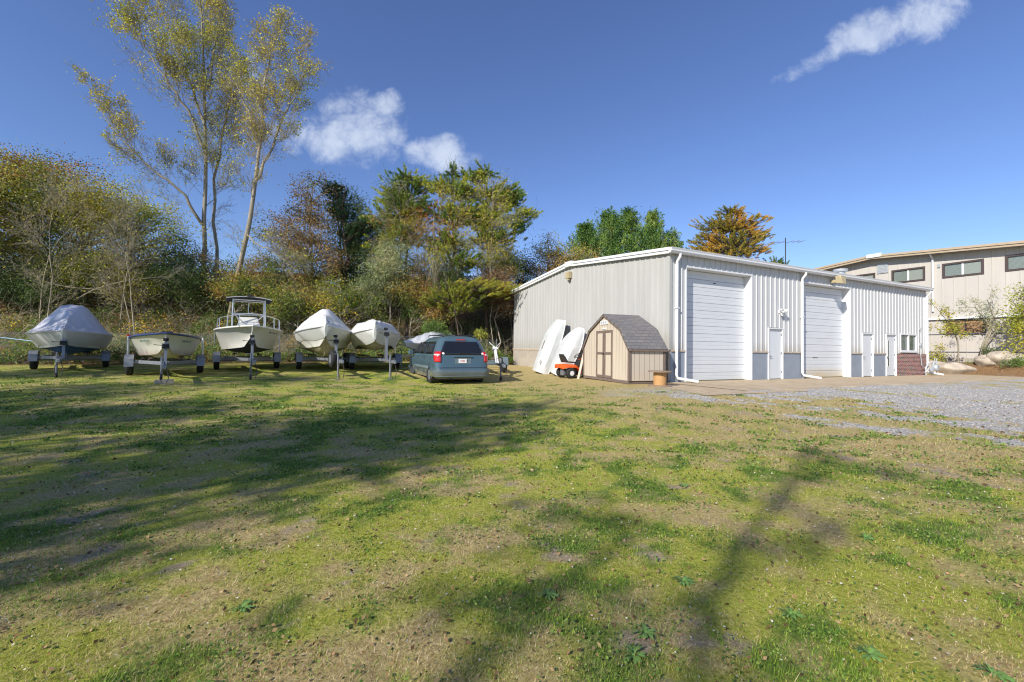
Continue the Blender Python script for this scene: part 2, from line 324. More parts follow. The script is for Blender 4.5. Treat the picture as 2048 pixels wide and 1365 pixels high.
def axis(*seg):
    o = []
    for a_, b_, s_ in seg: o += list(np.arange(a_, b_, s_))
    return np.array(o + [seg[-1][1]])
gx = axis((-900, -300, 100), (-300, -80, 20), (-80, -34, 2.5), (-34, -12, .45), (-12, -6, .15), (-6, 10, .06), (10, 26, .16), (26, 50, .6), (50, 120, 7), (120, 300, 30), (300, 900, 100))
gy = axis((-300, -60, 40), (-60, -6, 4), (-6, .4, .4), (.4, 7, .05), (7, 14, .09), (14, 24, .2), (24, 50, .5), (50, 120, 7), (120, 300, 30), (300, 1500, 150))
GX, GY = np.meshgrid(gx, gy); GZ = H(GX, GY)
nx, ny = len(gx), len(gy)
idx = np.arange(nx * ny).reshape(ny, nx)
Fq = np.stack([idx[:-1, :-1], idx[:-1, 1:], idx[1:, 1:], idx[1:, :-1]], -1).reshape(-1, 4)
gm = bpy.data.materials.new('lawn and yard'); gm.use_nodes = True
ground = npmesh('ground', np.stack([GX.ravel(), GY.ravel(), GZ.ravel()], 1), Fq, gm, smooth=True)
tag(ground, 'patchy mossy lawn running into a grey gravel yard', kind='structure')
gf = fields(GX.ravel(), GY.ravel())
c1 = np.stack([gf[0], gf[1], gf[2], np.ones(nx * ny)], 1).astype(np.float32); c2 = np.stack([gf[3], gf[4], gf[4] * 0, np.ones(nx * ny)], 1).astype(np.float32)
for nm, c in (('soil_a', c1), ('soil_b', c2)):
    at = ground.data.attributes.new(nm, 'FLOAT_COLOR', 'POINT'); at.data.foreach_set('color', c.ravel())
t = gm.node_tree; b = t.nodes['Principled BSDF']; b.inputs['Roughness'].default_value = .95; b.inputs['Specular IOR Level'].default_value = .15
tcg = t.nodes.new('ShaderNodeTexCoord')
def gn(scale, detail=6, rough=.65, loc=0):
    mp = t.nodes.new('ShaderNodeMapping'); mp.inputs['Location'].default_value = (loc, loc, 0); t.links.new(tcg.outputs['Object'], mp.inputs[0])
    n = t.nodes.new('ShaderNodeTexNoise'); n.inputs['Scale'].default_value = scale; n.inputs['Detail'].default_value = detail; n.inputs['Roughness'].default_value = rough
    t.links.new(mp.outputs[0], n.inputs['Vector']); return n.outputs[0]
def ramp(src, stops):
    r = t.nodes.new('ShaderNodeValToRGB'); e_ = r.color_ramp.elements
    while len(e_) < len(stops): e_.new(.5)
    for i, (p_, c_) in enumerate(stops): e_[i].position = p_; e_[i].color = (*c_, 1)
    t.links.new(src, r.inputs[0]); return r.outputs[0]
def mix(f, a_, b_):
    m_ = t.nodes.new('ShaderNodeMixRGB'); t.links.new(f, m_.inputs[0]); t.links.new(a_, m_.inputs[1]); t.links.new(b_, m_.inputs[2]); return m_.outputs[0]
def attr(nm):
    a_ = t.nodes.new('ShaderNodeAttribute'); a_.attribute_name = nm; s_ = t.nodes.new('ShaderNodeSeparateColor'); t.links.new(a_.outputs['Color'], s_.inputs[0]); return s_.outputs
A, B = attr('soil_a'), attr('soil_b')
fineN, midN = gn(38, 5, .7), gn(15, 6, .75, 4)
moss = ramp(fineN, [(.3, (.17, .21, .022)), (.5, (.35, .38, .05)), (.72, (.54, .53, .12))])
green = ramp(fineN, [(.3, (.06, .11, .015)), (.55, (.13, .21, .035)), (.75, (.24, .33, .07))])
straw = ramp(fineN, [(.28, (.24, .17, .07)), (.5, (.46, .355, .16)), (.72, (.68, .56, .30))])
dirt = ramp(gn(60, 4, .7), [(.3, (.22, .165, .10)), (.5, (.38, .30, .20)), (.75, (.64, .54, .40))])
vor = t.nodes.new('ShaderNodeTexVoronoi'); vor.inputs['Scale'].default_value = 34; t.links.new(tcg.outputs['Object'], vor.inputs['Vector'])
vs_ = t.nodes.new('ShaderNodeSeparateColor'); t.links.new(vor.outputs['Color'], vs_.inputs[0])
stone = ramp(vs_.outputs[0], [(0, (.24, .235, .225)), (.5, (.43, .415, .39)), (.85, (.58, .56, .52)), (1, (.66, .57, .45))])
leaf_l = ramp(gn(14, 7, .8), [(.3, (.09, .055, .03)), (.5, (.22, .13, .065)), (.7, (.42, .27, .14))])
c_ = mix(B[0], moss, green)
dm = t.nodes.new('ShaderNodeMath'); dm.operation = 'MULTIPLY_ADD'; dm.use_clamp = True; t.links.new(midN, dm.inputs[0]); dm.inputs[1].default_value = 2.6; dm.inputs[2].default_value = -1.34
d2 = t.nodes.new('ShaderNodeMath'); d2.operation = 'ADD'; d2.use_clamp = True; t.links.new(dm.outputs[0], d2.inputs[0]); t.links.new(A[1], d2.inputs[1])
c_ = mix(d2.outputs[0], c_, straw); c_ = mix(A[2], c_, dirt); c_ = mix(A[0], c_, stone); c_ = mix(B[1], c_, leaf_l)
t.links.new(c_, b.inputs['Base Color'])
bp = t.nodes.new('ShaderNodeBump'); bp.inputs['Strength'].default_value = .9; bp.inputs['Distance'].default_value = .03; t.links.new(gn(45, 8, .75), bp.inputs['Height']); t.links.new(bp.outputs[0], b.inputs['Normal'])

# ---------------------------------------------------------------- warehouse
WL, WD, EAVE, GIRT = 19.44, 12.98, 4.86, 1.15
def s_at(px):
    k = (px - 1024) / 858.8; return (15.68 * k - 5.74) / (.9005 - .4348 * k)
wh = root('metal_warehouse', (WX, WY, 0), WA, 'long low white ribbed metal warehouse with two tall roll-up doors', 'warehouse')
RIDGE = EAVE + .62
def roofz(y): return EAVE + (RIDGE - EAVE) * (1 - abs(y - WD / 2) / (WD / 2))
def ribs(mb, s0, s1, zlo, zhi, place, pitch=.305, h=.032, w=.035, minor=True):
    """corrugated sheet from s0 to s1; zhi may be a function of s"""
    top = zhi if callable(zhi) else (lambda s: zhi)
    cuts = [(s0, 0.)]
    k = math.ceil((s0 - .05) / pitch)
    while k * pitch < s1 + .05:
        c = k * pitch
        for ds, hh in ((-w, 0), (-w * .5, h), (w * .5, h), (w, 0)):
            s = c + ds
            if s0 < s < s1: cuts.append((s, hh))
        k += 1
    cuts.append((s1, 0.)); vs = []; fs = []
    for s, hh in cuts: vs += [place(s, hh, zlo), place(s, hh, top(s))]
    for i in range(len(cuts) - 1): fs.append((2*i, 2*i+2, 2*i+3, 2*i+1))
    mb.add(vs, fs)
D1 = (s_at(1372), s_at(1501.6)); D2 = (s_at(1607), s_at(1699.5)); DT = 4.27; REC = .31
doors = [(s_at(1537.5), s_at(1564), 2.13), (s_at(1725.3), s_at(1745), 2.13), (s_at(1772.6), s_at(1791), 2.13)]
WIN = (s_at(1800.8), s_at(1833), 1.32, 2.22)
fr = lambda s, h, z: (s, -h, z)
mb = MB()
xs = [0, D1[0], D1[1], doors[0][0], doors[0][1], D2[0], D2[1], doors[1][0], doors[1][1], doors[2][0], doors[2][1], WIN[0], WIN[1], WL]
opens = {1: (None, DT), 3: (None, 2.2), 5: (None, DT), 7: (None, 2.2), 9: (None, 2.2), 11: (WIN[2], WIN[3])}
for i in range(len(xs) - 1):
    a0, b0 = xs[i], xs[i+1]
    if i in opens:
        lo, hi = opens[i]; ribs(mb, a0, b0, hi, EAVE - .1, fr)
        if lo: ribs(mb, a0, b0, GIRT + .06, lo, fr)
    else: ribs(mb, a0, b0, GIRT + .03, EAVE - .1, fr)
front = mb.build('wall', 'white_panel', wh)
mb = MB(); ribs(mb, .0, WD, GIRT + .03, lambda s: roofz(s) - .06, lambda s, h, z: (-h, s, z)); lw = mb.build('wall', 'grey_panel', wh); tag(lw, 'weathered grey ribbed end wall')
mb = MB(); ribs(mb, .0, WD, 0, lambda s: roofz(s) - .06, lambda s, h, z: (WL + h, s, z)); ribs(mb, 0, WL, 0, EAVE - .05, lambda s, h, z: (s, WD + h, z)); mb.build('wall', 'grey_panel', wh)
mb = MB(); mb.box(.03, WL - .03, .32, WD - .03, -.3, .001); mb.build('floor_slab', 'concrete', wh)
# low walls
mb = MB(); mb.box(-.01, .14, .02, WD - .02, -.4, GIRT - .02); mb.build('foundation', 'concrete', wh)
mb = MB(); mb.box(-.05, .02, -.0, WD, GIRT - .03, GIRT + .04); mb.build('rusty_flashing', 'rust', wh)
mb = MB()
segs = [(0.06, D1[0]), (D1[1], doors[0][0] - .05), (doors[0][1] + .05, D2[0]), (D2[1], doors[1][0] - .05), (doors[1][1] + .05, doors[2][0] - .05)]
for a0, b0 in segs: mb.box(a0 + .012, b0 - .012, .004, .12, -.02, GIRT - .03)
mb.split('base_panel', 'blue_base', wh)
mb = MB(); mb.box(doors[2][1] + .05, WL - .03, -.03, .12, -.02, GIRT + .03); mb.build('brick_base', 'brick', wh)
mb = MB()
for a0, b0 in segs: mb.box(a0 + .01, b0 - .01, -.035, .02, GIRT - .03, GIRT + .03)
mb.split('base_flashing', 'rust', wh)
# roof
mb = MB()
def rz(s, h, z): pass
yF, yR = -.16, WD + .12
for (ya, yb) in ((yF, WD / 2), (WD / 2, yR)):
    vs = []; fs = []; cuts = [(-.12, 0)]; k = 0
    while k * .305 < WL + .05:
        for ds, hh in ((-.035, 0), (-.018, .032), (.018, .032), (.035, 0)): cuts.append((k * .305 + ds, hh))
        k += 1
    cuts.append((WL + .12, 0))
    for s, hh in cuts: vs += [(s, ya, roofz(ya) + hh + .03), (s, yb, roofz(yb) + hh + .03)]
    for i in range(len(cuts) - 1): fs.append((2*i, 2*i+2, 2*i+3, 2*i+1))
    mb.add(vs, fs)
    mb.add([(-.1, ya, roofz(ya) - .05), (WL + .1, ya, roofz(ya) - .05), (WL + .1, yb, roofz(yb) - .05), (-.1, yb, roofz(yb) - .05)], [(0, 1, 2, 3)])
rf = mb.build('roof', 'white_trim', wh)
for sx_ in (-.15, WL + .02):
    mb = MB()
    for ya, yb in ((yF, WD / 2), (WD / 2, yR)):
        for z0, z1, o in ((-.16, -.055, .0), (-.05, .06, -.035)):
            mb.loft([[(sx_ + o, y_, roofz(y_) + z0), (sx_ + .13, y_, roofz(y_) + z0), (sx_ + .13, y_, roofz(y_) + z1), (sx_ + o, y_, roofz(y_) + z1)] for y_ in (ya + .002, yb - .002)])
    mb.build('rake_trim', 'white_trim', wh)
mb = MB(); mb.box(-.20, 0, WD / 2 - .28, WD / 2 + .28, RIDGE - .17, RIDGE + .085); mb.build('ridge_cap', 'white_trim', wh)
mb = MB(); g0 = EAVE
prof = [(-.155, g0 + .02), (-.155, g0 - .17), (-.25, g0 - .17), (-.30, g0 - .10), (-.30, g0 - .05), (-.325, g0 + .01), (-.31, g0 + .02), (-.28, g0 - .03), (-.175, g0 - .03), (-.175, g0 + .02)]
mb.prism(prof, 'x', -.2, WL + .2); mb.prism([(-.155, g0+.02), (-.155, g0-.17), (-.25, g0-.17), (-.30, g0-.10), (-.30, g0-.05), (-.325, g0+.01)], 'x', -.215, -.201); mb.build('gutter', 'white_trim', wh)
mb = MB(); mb.box(-.034, .09, -.036, -.002, GIRT + .03, EAVE - .05); mb.box(-.036, -.002, -.002, .11, GIRT + .045, EAVE - .06); mb.build('corner_trim', 'grey_panel', wh)
mb = MB(); mb.box(WL - .09, WL + .036, -.036, -.002, GIRT + .03, EAVE - .1); mb.build('corner_trim', 'white_trim', wh)
# downspouts
for i, sx_ in enumerate((s_at(1350), s_at(1601), s_at(1851))):
    mb = MB(); out = .55 if i < 2 else .5; dx = .42 if i == 0 else .30
    mb.tube([(sx_, -.24, EAVE - .17), (sx_, -.23, EAVE - .27), (sx_, -.09, EAVE - .42), (sx_, -.085, EAVE - .55), (sx_, -.085, .26), (sx_ + .02, -.13, .14), (sx_ + dx, -out - .15, .045)], .055, 10)
    ds = mb.build('downspout', 'white_trim', wh, smooth=True)
    mb = MB(); mb.box(sx_ - .075, sx_ + .075, -.15, -.03, 2.7, 2.74); mb.build('strap', 'white_trim', ds)
# roller doors
for k, (a0, b0) in enumerate((D1, D2)):
    mb = MB(); n = 14; hgt = (DT - .02) / n
    for i in range(n):
        z0 = .01 + i * hgt; o = 0
        prof = [(REC, z0 + .004), (REC - .012, z0 + .012), (REC - .012, z0 + hgt * .46), (REC - .004, z0 + hgt * .5), (REC - .012, z0 + hgt * .54), (REC - .012, z0 + hgt - .012), (REC, z0 + hgt - .004), (REC + .04, z0 + hgt - .004), (REC + .04, z0 + .004)]
        if i in (2, 5, 8, 11): prof = [(q + .0, z_) for q, z_ in prof]
        mb.prism(prof, 'x', a0 + .003, b0 - .003)
    gd = mb.build('garage_door', 'door_stain' if k else 'door_white', wh)
    mb = MB(); mb.box(a0 + .01, b0 - .01, REC + .035, REC + .05, 0, DT); mb.build('seam', 'seal', gd)
    if k == 0: mb = MB(); mb.box((a0+b0)/2 - .02, (a0+b0)/2 + .12, REC - .03, REC - .013, DT - .42, DT - .39); mb.build('handle', 'dark', gd)
    else: mb = MB(); mb.box(a0 + 1.2, a0 + 1.6, REC - .03, REC - .013, .92, .945); mb.build('handle', 'weathered', gd)
    mb = MB()
    mb.box(a0 - .004, a0 + .002, -.03, REC + .04, 0, DT + .002); mb.box(b0 - .002, b0 + .004, -.03, REC + .04, 0, DT + .002); mb.box(a0 - .004, b0 + .004, -.03, REC + .04, DT, DT + .006)
    mb.box(a0 - .06, a0 - .005, -.04, -.001, 0, DT + .06); mb.box(b0 + .005, b0 + .06, -.04, -.001, 0, DT + .06); mb.box(a0 - .004, b0 + .004, -.045, -.001, DT + .007, DT + .06)
    mb.build('door_jamb', 'white_trim', wh)
# personnel doors
for k, (a0, b0, hh) in enumerate(doors):
    mb = MB(); mb.box(a0, b0, .03, .075, .02, hh)
    d = mb.build('door', 'door_white', wh, bevel=.004)
    mb = MB()
    for q0, q1, z0, z1 in ((a0 - .055, a0 - .003, 0, hh + .055), (b0 + .003, b0 + .055, 0, hh + .055), (a0 - .003, b0 + .003, hh + .004, hh + .055)): mb.box(q0, q1, -.04, .08, z0, z1)
    mb.build('door_frame', 'white_trim', wh)
    mb = MB(); mb.cyl((a0 + .07, .03, .98), (a0 + .07, -.04, .98), .03, 12); mb.cyl((a0 + .065, -.035, .98), (a0 + .19, -.035, .96), .011, 8); mb.build('handle', 'chrome', d); MB().cyl((a0 + .07, .03, 1.2), (a0 + .07, .0, 1.2), .03, 12).build('deadbolt', 'chrome', d)
    mb = MB()
    for z0 in (.25, 1.05, 1.85): mb.cyl((b0 - .002, .022, z0), (b0 - .002, .022, z0 + .11), .013, 8)
    mb.split('hinge', 'dark', d)
    if k == 2: mb = MB(); mb.box(a0 + .19, a0 + .33, .018, .031, .5, 1.85); mb.build('pane', 'glass', d); mb = MB(); [mb.box(*q) for q in ((a0 + .16, a0 + .19, .012, .031, .47, 1.88), (a0 + .33, a0 + .36, .012, .031, .47, 1.88), (a0+.19, a0+.33, .012, .031, 1.85, 1.88), (a0+.19, a0+.33, .012, .031, .47, .5))]; mb.build('pane_frame', 'white_trim', d)
mb = MB(); a0, b0, z0, z1 = WIN; w = mb.box(a0 + .04, b0 - .04, .05, .06, z0 + .04, z1 - .04).build('window', 'glass', wh)
mb = MB()
for q in ((a0 - .03, a0 + .04, z0 - .03, z1 + .03), (b0 - .04, b0 + .03, z0 - .03, z1 + .03), (a0 + .04, b0 - .04, z0 - .03, z0 + .04), (a0 + .04, b0 - .04, z1 - .04, z1 + .03), ((a0+b0)/2 - .035, (a0+b0)/2 + .035, z0 + .04, z1 - .04)): mb.box(q[0], q[1], -.03, .07, q[2], q[3])
mb.build('frame', 'white_trim', w)
mb = MB(); mb.box((a0+b0)/2 + .05, b0 - .07, .061, .08, z0 + .07, z1 - .07); mb.build('blind', 'blind', w)
mb = MB(); mb.box(a0 - .06, b0 + .06, -.07, -.001, z0 - .08, z0 - .032); mb.build('sill', 'white_trim', w)
# wall lights
sg = s_at(1559)
mb = MB(); mb.box(sg - .07, sg + .07, -.05, -.001, 2.83, 2.97); mb.cyl((sg, -.05, 2.92), (sg, -.12, 2.94), .03, 8)
for dx in (-.12, .12): mb.lathe((sg + dx * .6, -.10, 2.98), (dx * 2.2, -.55, -.25), [(0, .03), (.04, .05), (.14, .062), (.18, .075), (.18, .06), (.12, .02)], 16)
mb.lathe((sg, -.08, 2.83), (0, -.4, -1), [(0, .035), (.09, .04), (.13, .02)], 14); mb.build('security_light', 'white_trim', wh, smooth=True)
sg = s_at(1660); mb = MB(); mb.box(sg - .05, sg + .05, -.32, -.03, 4.42, 4.55); mb.loft([[(sg - .16, -.33, 4.38), (sg + .16, -.33, 4.38), (sg + .16, -.62, 4.32), (sg - .16, -.62, 4.32)], [(sg - .19, -.33, 4.70), (sg + .19, -.33, 4.70), (sg + .19, -.56, 4.70), (sg - .19, -.56, 4.70)]]); fl = mb.build('flood_light', 'lamp_beige', wh, bevel=.015)
mb = MB(); yv = 6.49; mb.box(-.24, -.036, yv - .14, yv + .14, 4.72, 5.05); mb.lathe((-.14, yv, 4.72), (0, 0, -1), [(0, .07), (.05, .09), (.09, .08)], 14); mb.build('flood_light', 'lamp_beige', wh, bevel=.01)
vs_s = 14.2; mb = MB(); vy = 1.6; vz = roofz(vy); mb.lathe((vs_s, vy, vz), (0, 0, 1), [(0, .22), (.55, .22), (.56, .3), (.62, .33), (.70, .33), (.72, .2)], 24); mb.build('roof_vent', 'meter', wh, smooth=True)
sp = s_at(1838); mb = MB(); mb.tube([(sp, -.06, 2.55), (sp, -.06, 1.2), (sp, -.075, 1.1), (sp + .03, -.1, .55), (sp + .25, -.14, .4)], .018, 8); mb.box(sp - .04, sp + .04, -.1, -.035, 2.5, 2.62); mb.box(sp - .05, sp + .05, -.12, -.035, 1.62, 1.78); mb.build('conduit', 'meter', wh)
# scuffed patch where an old sign came off
# gas meter
gmx = root('gas_meter', (WX + .9005*(WL+.12) + .4348*.35, WY + .4348*(WL+.12) - .9005*.35, .0), WA, 'grey gas meter on bent pipes at the brick corner of the warehouse', 'gas meter')
mb = MB(); mb.lathe((0, .1, .42), (0, -1, 0), [(0, .16), (.05, .19), (.2, .19), (.26, .15)], 20); mb.box(-.15, .15, -.02, .10, .5, .70); mb.build('body', 'meter', gmx, bevel=.02, smooth=True)
mb = MB(); mb.tube([(-.55, .18, -.05), (-.55, .18, .45), (-.4, .12, .62), (-.12, .05, .72), (-.12, .05, .60)], .03, 8); mb.tube([(.12, .05, .6), (.12, .05, .95), (.35, .05, .95), (.35, .05, -.05)], .028, 8); mb.tube([(-.3, 0, .2), (-.55, .1, .3), (-.62, .2, .15)], .04, 8); mb.build('pipe', 'meter', gmx, smooth=True)
mb = MB(); mb.lathe((-.42, 0, .33), (-.3, -1, .1), [(0, .13), (.03, .15), (.05, .15), (.08, .06)], 18); mb.build('regulator', 'meter', gmx, smooth=True)
# apron
mb = MB(); N = 60
for k, (a0, b0, y0, y1, z) in enumerate(((-.35, WL + 16, -3.3, -.02, 0.0),)):
    top = []; 
    outer = [(-.35 + i * (WL + 22) / N, -3.3 + .10 * math.sin(i * 1.3) + .06 * math.sin(i * 3.7)) for i in range(N + 1)]
    vs = [(x, y, 0.0) for x, y in outer] + [(x, -.02, 0.0) for x, _ in outer] + [(x, y - .01, -.12) for x, y in outer]
    fs = [(i, i+1, N+1+i+1, N+1+i) for i in range(N)] + [(2*(N+1)+i, 2*(N+1)+i+1, i+1, i) for i in range(N)]
    mb.add(vs, fs)
ap = mb.build('apron', 'apron'); ap.location = (WX, WY, .0); ap.rotation_euler = (0, 0, WA); tag(ap, kind='structure')
for js in (D1[0] - .3, 5.1, 9.9, 14.4, 18.8):
    mb = MB(); mb.add([(js + .03 * math.sin(3 * k_) + q * .011, -3.2 + k_ * .4, .004) for k_ in range(8) for q in (-1, 1)], [(2*k_, 2*k_+1, 2*k_+3, 2*k_+2) for k_ in range(7)]); mb.build('joint', 'dark', ap)
mb = MB(); mb.add([(-2.6, -3.75, -.03), (1.6, -3.9, -.03), (2.4, -3.42, -.03), (-.3, -3.38, -.03), (-.42, -.6, -.03), (-1.6, -1.0, -.03)] , [(0, 1, 2, 3, 4, 5)]); p2_ = mb.build('path', 'apron'); p2_.location = (WX, WY, .018); p2_.rotation_euler = (0, 0, WA); tag(p2_, kind='structure')

# ---------------------------------------------------------------- beige building
# local x runs along the wall away from the viewer (u), local -y ... wall faces the yard
BX, BY = 30.1, 30.0; BA = math.atan2(.9005, -.4348)
bb = root('office_building', (BX, BY, 0), BA, 'two storey beige building with brown framed windows beyond the warehouse', 'building')
def u_at(px):
    k = (px - 1024) / 858.8; return (BX - BY * k) / (.4348 + .9005 * k)
def z_at(px, py, u):
    d = direction(px, py); Yy = BY + .9005 * u; return CAMZ + d.z / d.y * Yy
RU, RZ = u_at(1752), 8.72
def bz(u): return RZ - (.078 * (RU - u) if u < RU else .085 * (u - RU))
U0, U1 = -13.0, 17.0
uw = []   # upper windows
for (p0, p1, y0, y1, py_) in ((1888, 1968, 530, 558, 0), (1786, 1850, 541, 565, 0), (1700, 1750, 556, 574, 0), (2015, 2105, 512, 545, 0)):
    a0, b0 = u_at(p1), u_at(p0); uw.append((a0, b0, z_at(p0, y1, b0), z_at(p0, y0, b0)))
zt = sum(q[3] for q in uw) / 4; zb = sum(q[2] for q in uw) / 4; uw = [(q[0], q[1], zb, zt) for q in uw] + [(-9.5, -7.0, zb, zt)]
lowu = (u_at(1971), u_at(1895)); lz = (z_at(1895, 669, lowu[1]), z_at(1895, 641, lowu[1])); low = [(lowu[0], lowu[1], *lz), (lowu[0] - 3.2, lowu[1] - 3.2, *lz)]
fu = lambda s, h, z: (s, h, z)     # wall outward is local +y
mb = MB(); cutsu = sorted({U0, U1} | {q for w_ in uw + low for q in w_[:2]})
for a0, b0 in zip(cutsu[:-1], cutsu[1:]):
    mid = (a0 + b0) / 2; holes = sorted([(w_[2], w_[3]) for w_ in uw + low if w_[0] < mid < w_[1]]); z = .95
    for lo, hi in holes: ribs(mb, a0, b0, z, lo, fu, .61, .025, .03); z = hi
    ribs(mb, a0, b0, z, lambda s: bz(s) - .12, fu, .61, .025, .03)
mb.build('wall', 'beige', bb)
mb = MB(); mb.box(U0, U1, -20, -.06, .3, 7.2); mb.build('rear_wall', 'beige', bb)
mb = MB(); mb.box(U0, U1, -.2, .03, .1, .95); mb.build('foundation', 'concrete', bb)
mb = MB(); 
for a0, b0 in ((U0, RU), (RU, U1)):
    mb.loft([[(u_, -20, bz(u_) - .02), (u_, .62, bz(u_) - .02), (u_, .62, bz(u_) - .12), (u_, -20, bz(u_) - .12)] for u_ in (a0, b0)])
mb.build('roof', 'soffit', bb)
mb = MB()
for a0, b0 in ((U0, RU), (RU, U1)):
    for z0, z1, o in ((-.20, -.06, .64), (-.055, .10, .70)):
        mb.loft([[(u_, .623, bz(u_) + z0), (u_, o + .05, bz(u_) + z0), (u_, o + .05, bz(u_) + z1), (u_, .623, bz(u_) + z1)] for u_ in (a0 + .002, b0 - .002)])
mb.build('rake_trim', 'tan_trim', bb)
mb = MB(); mb.box(RU - .7, RU + .25, .60, .78, RZ - .12, RZ + .16); mb.build('ridge_cap', 'white_trim', bb)
def slider(parent, q, fm, pane, blind=True):
    a0, b0, z0, z1 = q; w_ = MB().box(a0 + .07, b0 - .07, -.05, -.03, z0 + .07, z1 - .07).build('window', pane, parent)
    m_ = MB()
    for p in ((a0 - .05, a0 + .07, z0 - .05, z1 + .05), (b0 - .07, b0 + .05, z0 - .05, z1 + .05), (a0 + .07, b0 - .07, z0 - .05, z0 + .07), (a0 + .07, b0 - .07, z1 - .07, z1 + .05)): m_.box(p[0], p[1], -.06, .05, p[2], p[3])
    m_.build('frame', fm, w_); mm = (a0 + b0) / 2
    MB().box(mm - .05, mm + .05, -.03, .0, z0 + .07, z1 - .07).build('mullion', 'white_trim' if blind else fm, w_)
    if blind:
        m_ = MB(); n = 14
        for i in range(n): zz = z0 + .09 + i * (z1 - z0 - .16) / n; m_.box(a0 + .08, mm - .05, -.045 + .018, -.024, zz, zz + (z1 - z0) / n * .55); m_.box(mm + .05, b0 - .08, -.045 + .018, -.024, zz, zz + (z1 - z0) / n * .35)
        m_.build('blind', 'blind', w_)
for q in uw: slider(bb, q, 'bronze', 'glass')
for q in low: slider(bb, q, 'bronze', 'tan_pane', False)
lv = (u_at(1778), u_at(1756)); lvz = (z_at(1767, 547, sum(lv)/2), z_at(1767, 528, sum(lv)/2)); mb = MB(); mb.box(lv[0], lv[1], .028, .07, lvz[0], lvz[1])
for i in range(6): zz = lvz[0] + .06 + i * (lvz[1] - lvz[0] - .1) / 6; mb.box(lv[0] + .06, lv[1] - .06, .071, .085, zz, zz + .06)
mb.build('louvre', 'meter', bb)
ud = u_at(1868); mb = MB(); mb.tube([(ud, .5, bz(ud) - .2), (ud, .12, bz(ud) - .5), (ud, .1, bz(ud) - .8), (ud, .1, 4.2)], .06, 8); mb.build('downspout', 'white_trim', bb, smooth=True)
zl = z_at(1900, 637, u_at(1900)); mb = MB(); mb.box(U0, U1, .03, .16, zl - .08, zl + .06); mb.build('gutter', 'white_trim', bb)
mb = MB()
for py in (669, 704): zz = z_at(1880, py, u_at(1880)); mb.box(U0, U1, .03, .06, zz - .02, zz + .02)
mb.build('pipe_run', 'galv', bb)
uj = u_at(1880); mb = MB(); mb.box(uj - .06, uj + .06, .03, .09, 7.3, 7.55); mb.build('junction_box', 'meter', bb)
# ---------------------------------------------------------------- storage shed
def bil(p, q, t): return tuple(a_ + (b_ - a_) * t for a_, b_ in zip(p, q))
SX, SY = 3.98, 14.62; SA = math.atan2(3.08, -1.0)      # local x runs along the front, away from the viewer; local y outwards
sh = root('garden_shed', (SX, SY, Hs(SX, SY) * 0 + .0), SA, 'small barn roofed beige shed with double doors and grey shingles', 'shed')
SW, SDp, ZB = 3.24, 1.41, .10
e0, e1, pk = 1.25, 1.90, 2.46       # eave, break and peak heights of the gambrel
gam = [(0, ZB), (0, e0), (.52, e1), (SW/2, pk), (SW-.52, e1), (SW, e0), (SW, ZB)]
def sheet(outline, y, th, name, m, groove=.20, dirn='y'):
    mb = MB(); mb.prism(outline, 'y', y - th, y); return mb.build(name, m, sh)
sheet(gam, 0, .04, 'front_wall', 't111'); sheet(gam, -SDp, .04, 'rear_wall', 't111')
mb = MB(); k = .2
while k < SW - .1:
    zt_ = np.interp(k, [0, .52, SW/2, SW-.52, SW], [e0, e1, pk, e1, e0]) - .05
    mb.box(k - .005, k + .005, .0, .0015, ZB + .05, zt_); k += .2
mb.build('groove', 'weathered', sh)
mb = MB(); mb.box(-.04, 0, -SDp - .04, 0, ZB, e0); mb.box(SW, SW + .04, -SDp - .04, 0, ZB, e0); mb.split('side_wall', 't111', sh)
mb = MB(); k = .2
while k < SDp - .1: mb.box(-.0415, -.04, -k - .005, -k + .005, ZB + .03, e0 - .03); k += .2
mb.build('groove', 'weathered', sh)
mb = MB()
for xx in (-.055, SW - .035): mb.box(xx, xx + .09, .001, .025, ZB, e0 + .0)
mb.box(-.06, -.041, -.07, .02, ZB, e0); mb.box(-.06, -.041, -SDp - .04, -SDp + .06, ZB, e0); mb.split('corner_board', 'weathered', sh)
mb = MB(); mb.box(.0, SW, -SDp, .02, .0, ZB - .002); mb.box(-.03, SW, -SDp - .02, -SDp + .1, -.05, ZB - .003); mb.split('skid', 'weathered', sh)
roofp = [(-.10, e0 - .06), (.47, e1 + .02), (SW/2, pk + .045), (SW - .47, e1 + .02), (SW + .10, e0 - .06)]
me = bpy.data.meshes.new('shingled_roof'); vs = []; fs = []; uvs = []
y0, y1 = .07, -SDp - .09; acc = 0
for i in range(4):
    a_, b_ = roofp[i], roofp[i+1]; L_ = math.dist(a_, b_); k = len(vs)
    vs += [(a_[0], y0, a_[1]), (b_[0], y0, b_[1]), (b_[0], y1, b_[1]), (a_[0], y1, a_[1])]; fs.append((k, k+1, k+2, k+3)); uvs += [(0, acc), (0, acc + L_), (1.57, acc + L_), (1.57, acc)]; acc += L_
me.from_pydata(vs, [], fs); uvl = me.uv_layers.new(name='UVMap')
for i, q in enumerate(uvs): uvl.data[i].uv = q
me.materials.append(MT['shingle']); ro = bpy.data.objects.new('roof', me); col.objects.link(ro); ro.parent = sh
so_ = ro.modifiers.new('s', 'SOLIDIFY'); so_.thickness = .03; so_.offset = 1
mb = MB()
for i in range(4):
    a_, b_ = Vector((roofp[i][0], 0, roofp[i][1])), Vector((roofp[i+1][0], 0, roofp[i+1][1])); d = (b_ - a_).normalized(); nrm = Vector((-d.z, 0, d.x)); nrm = nrm if nrm.z > 0 or abs(nrm.x) > .9 and False else nrm
    dn = -nrm if nrm.z > 0 else nrm
    for yy_ in (.045, -SDp - .085): mb.loft([[p_ + Vector((0, yy_ + q, 0)) + dn * w_ for q, w_ in ((0, .004), (.022, .004), (.022, .09), (0, .09))] for p_ in (a_, b_)])
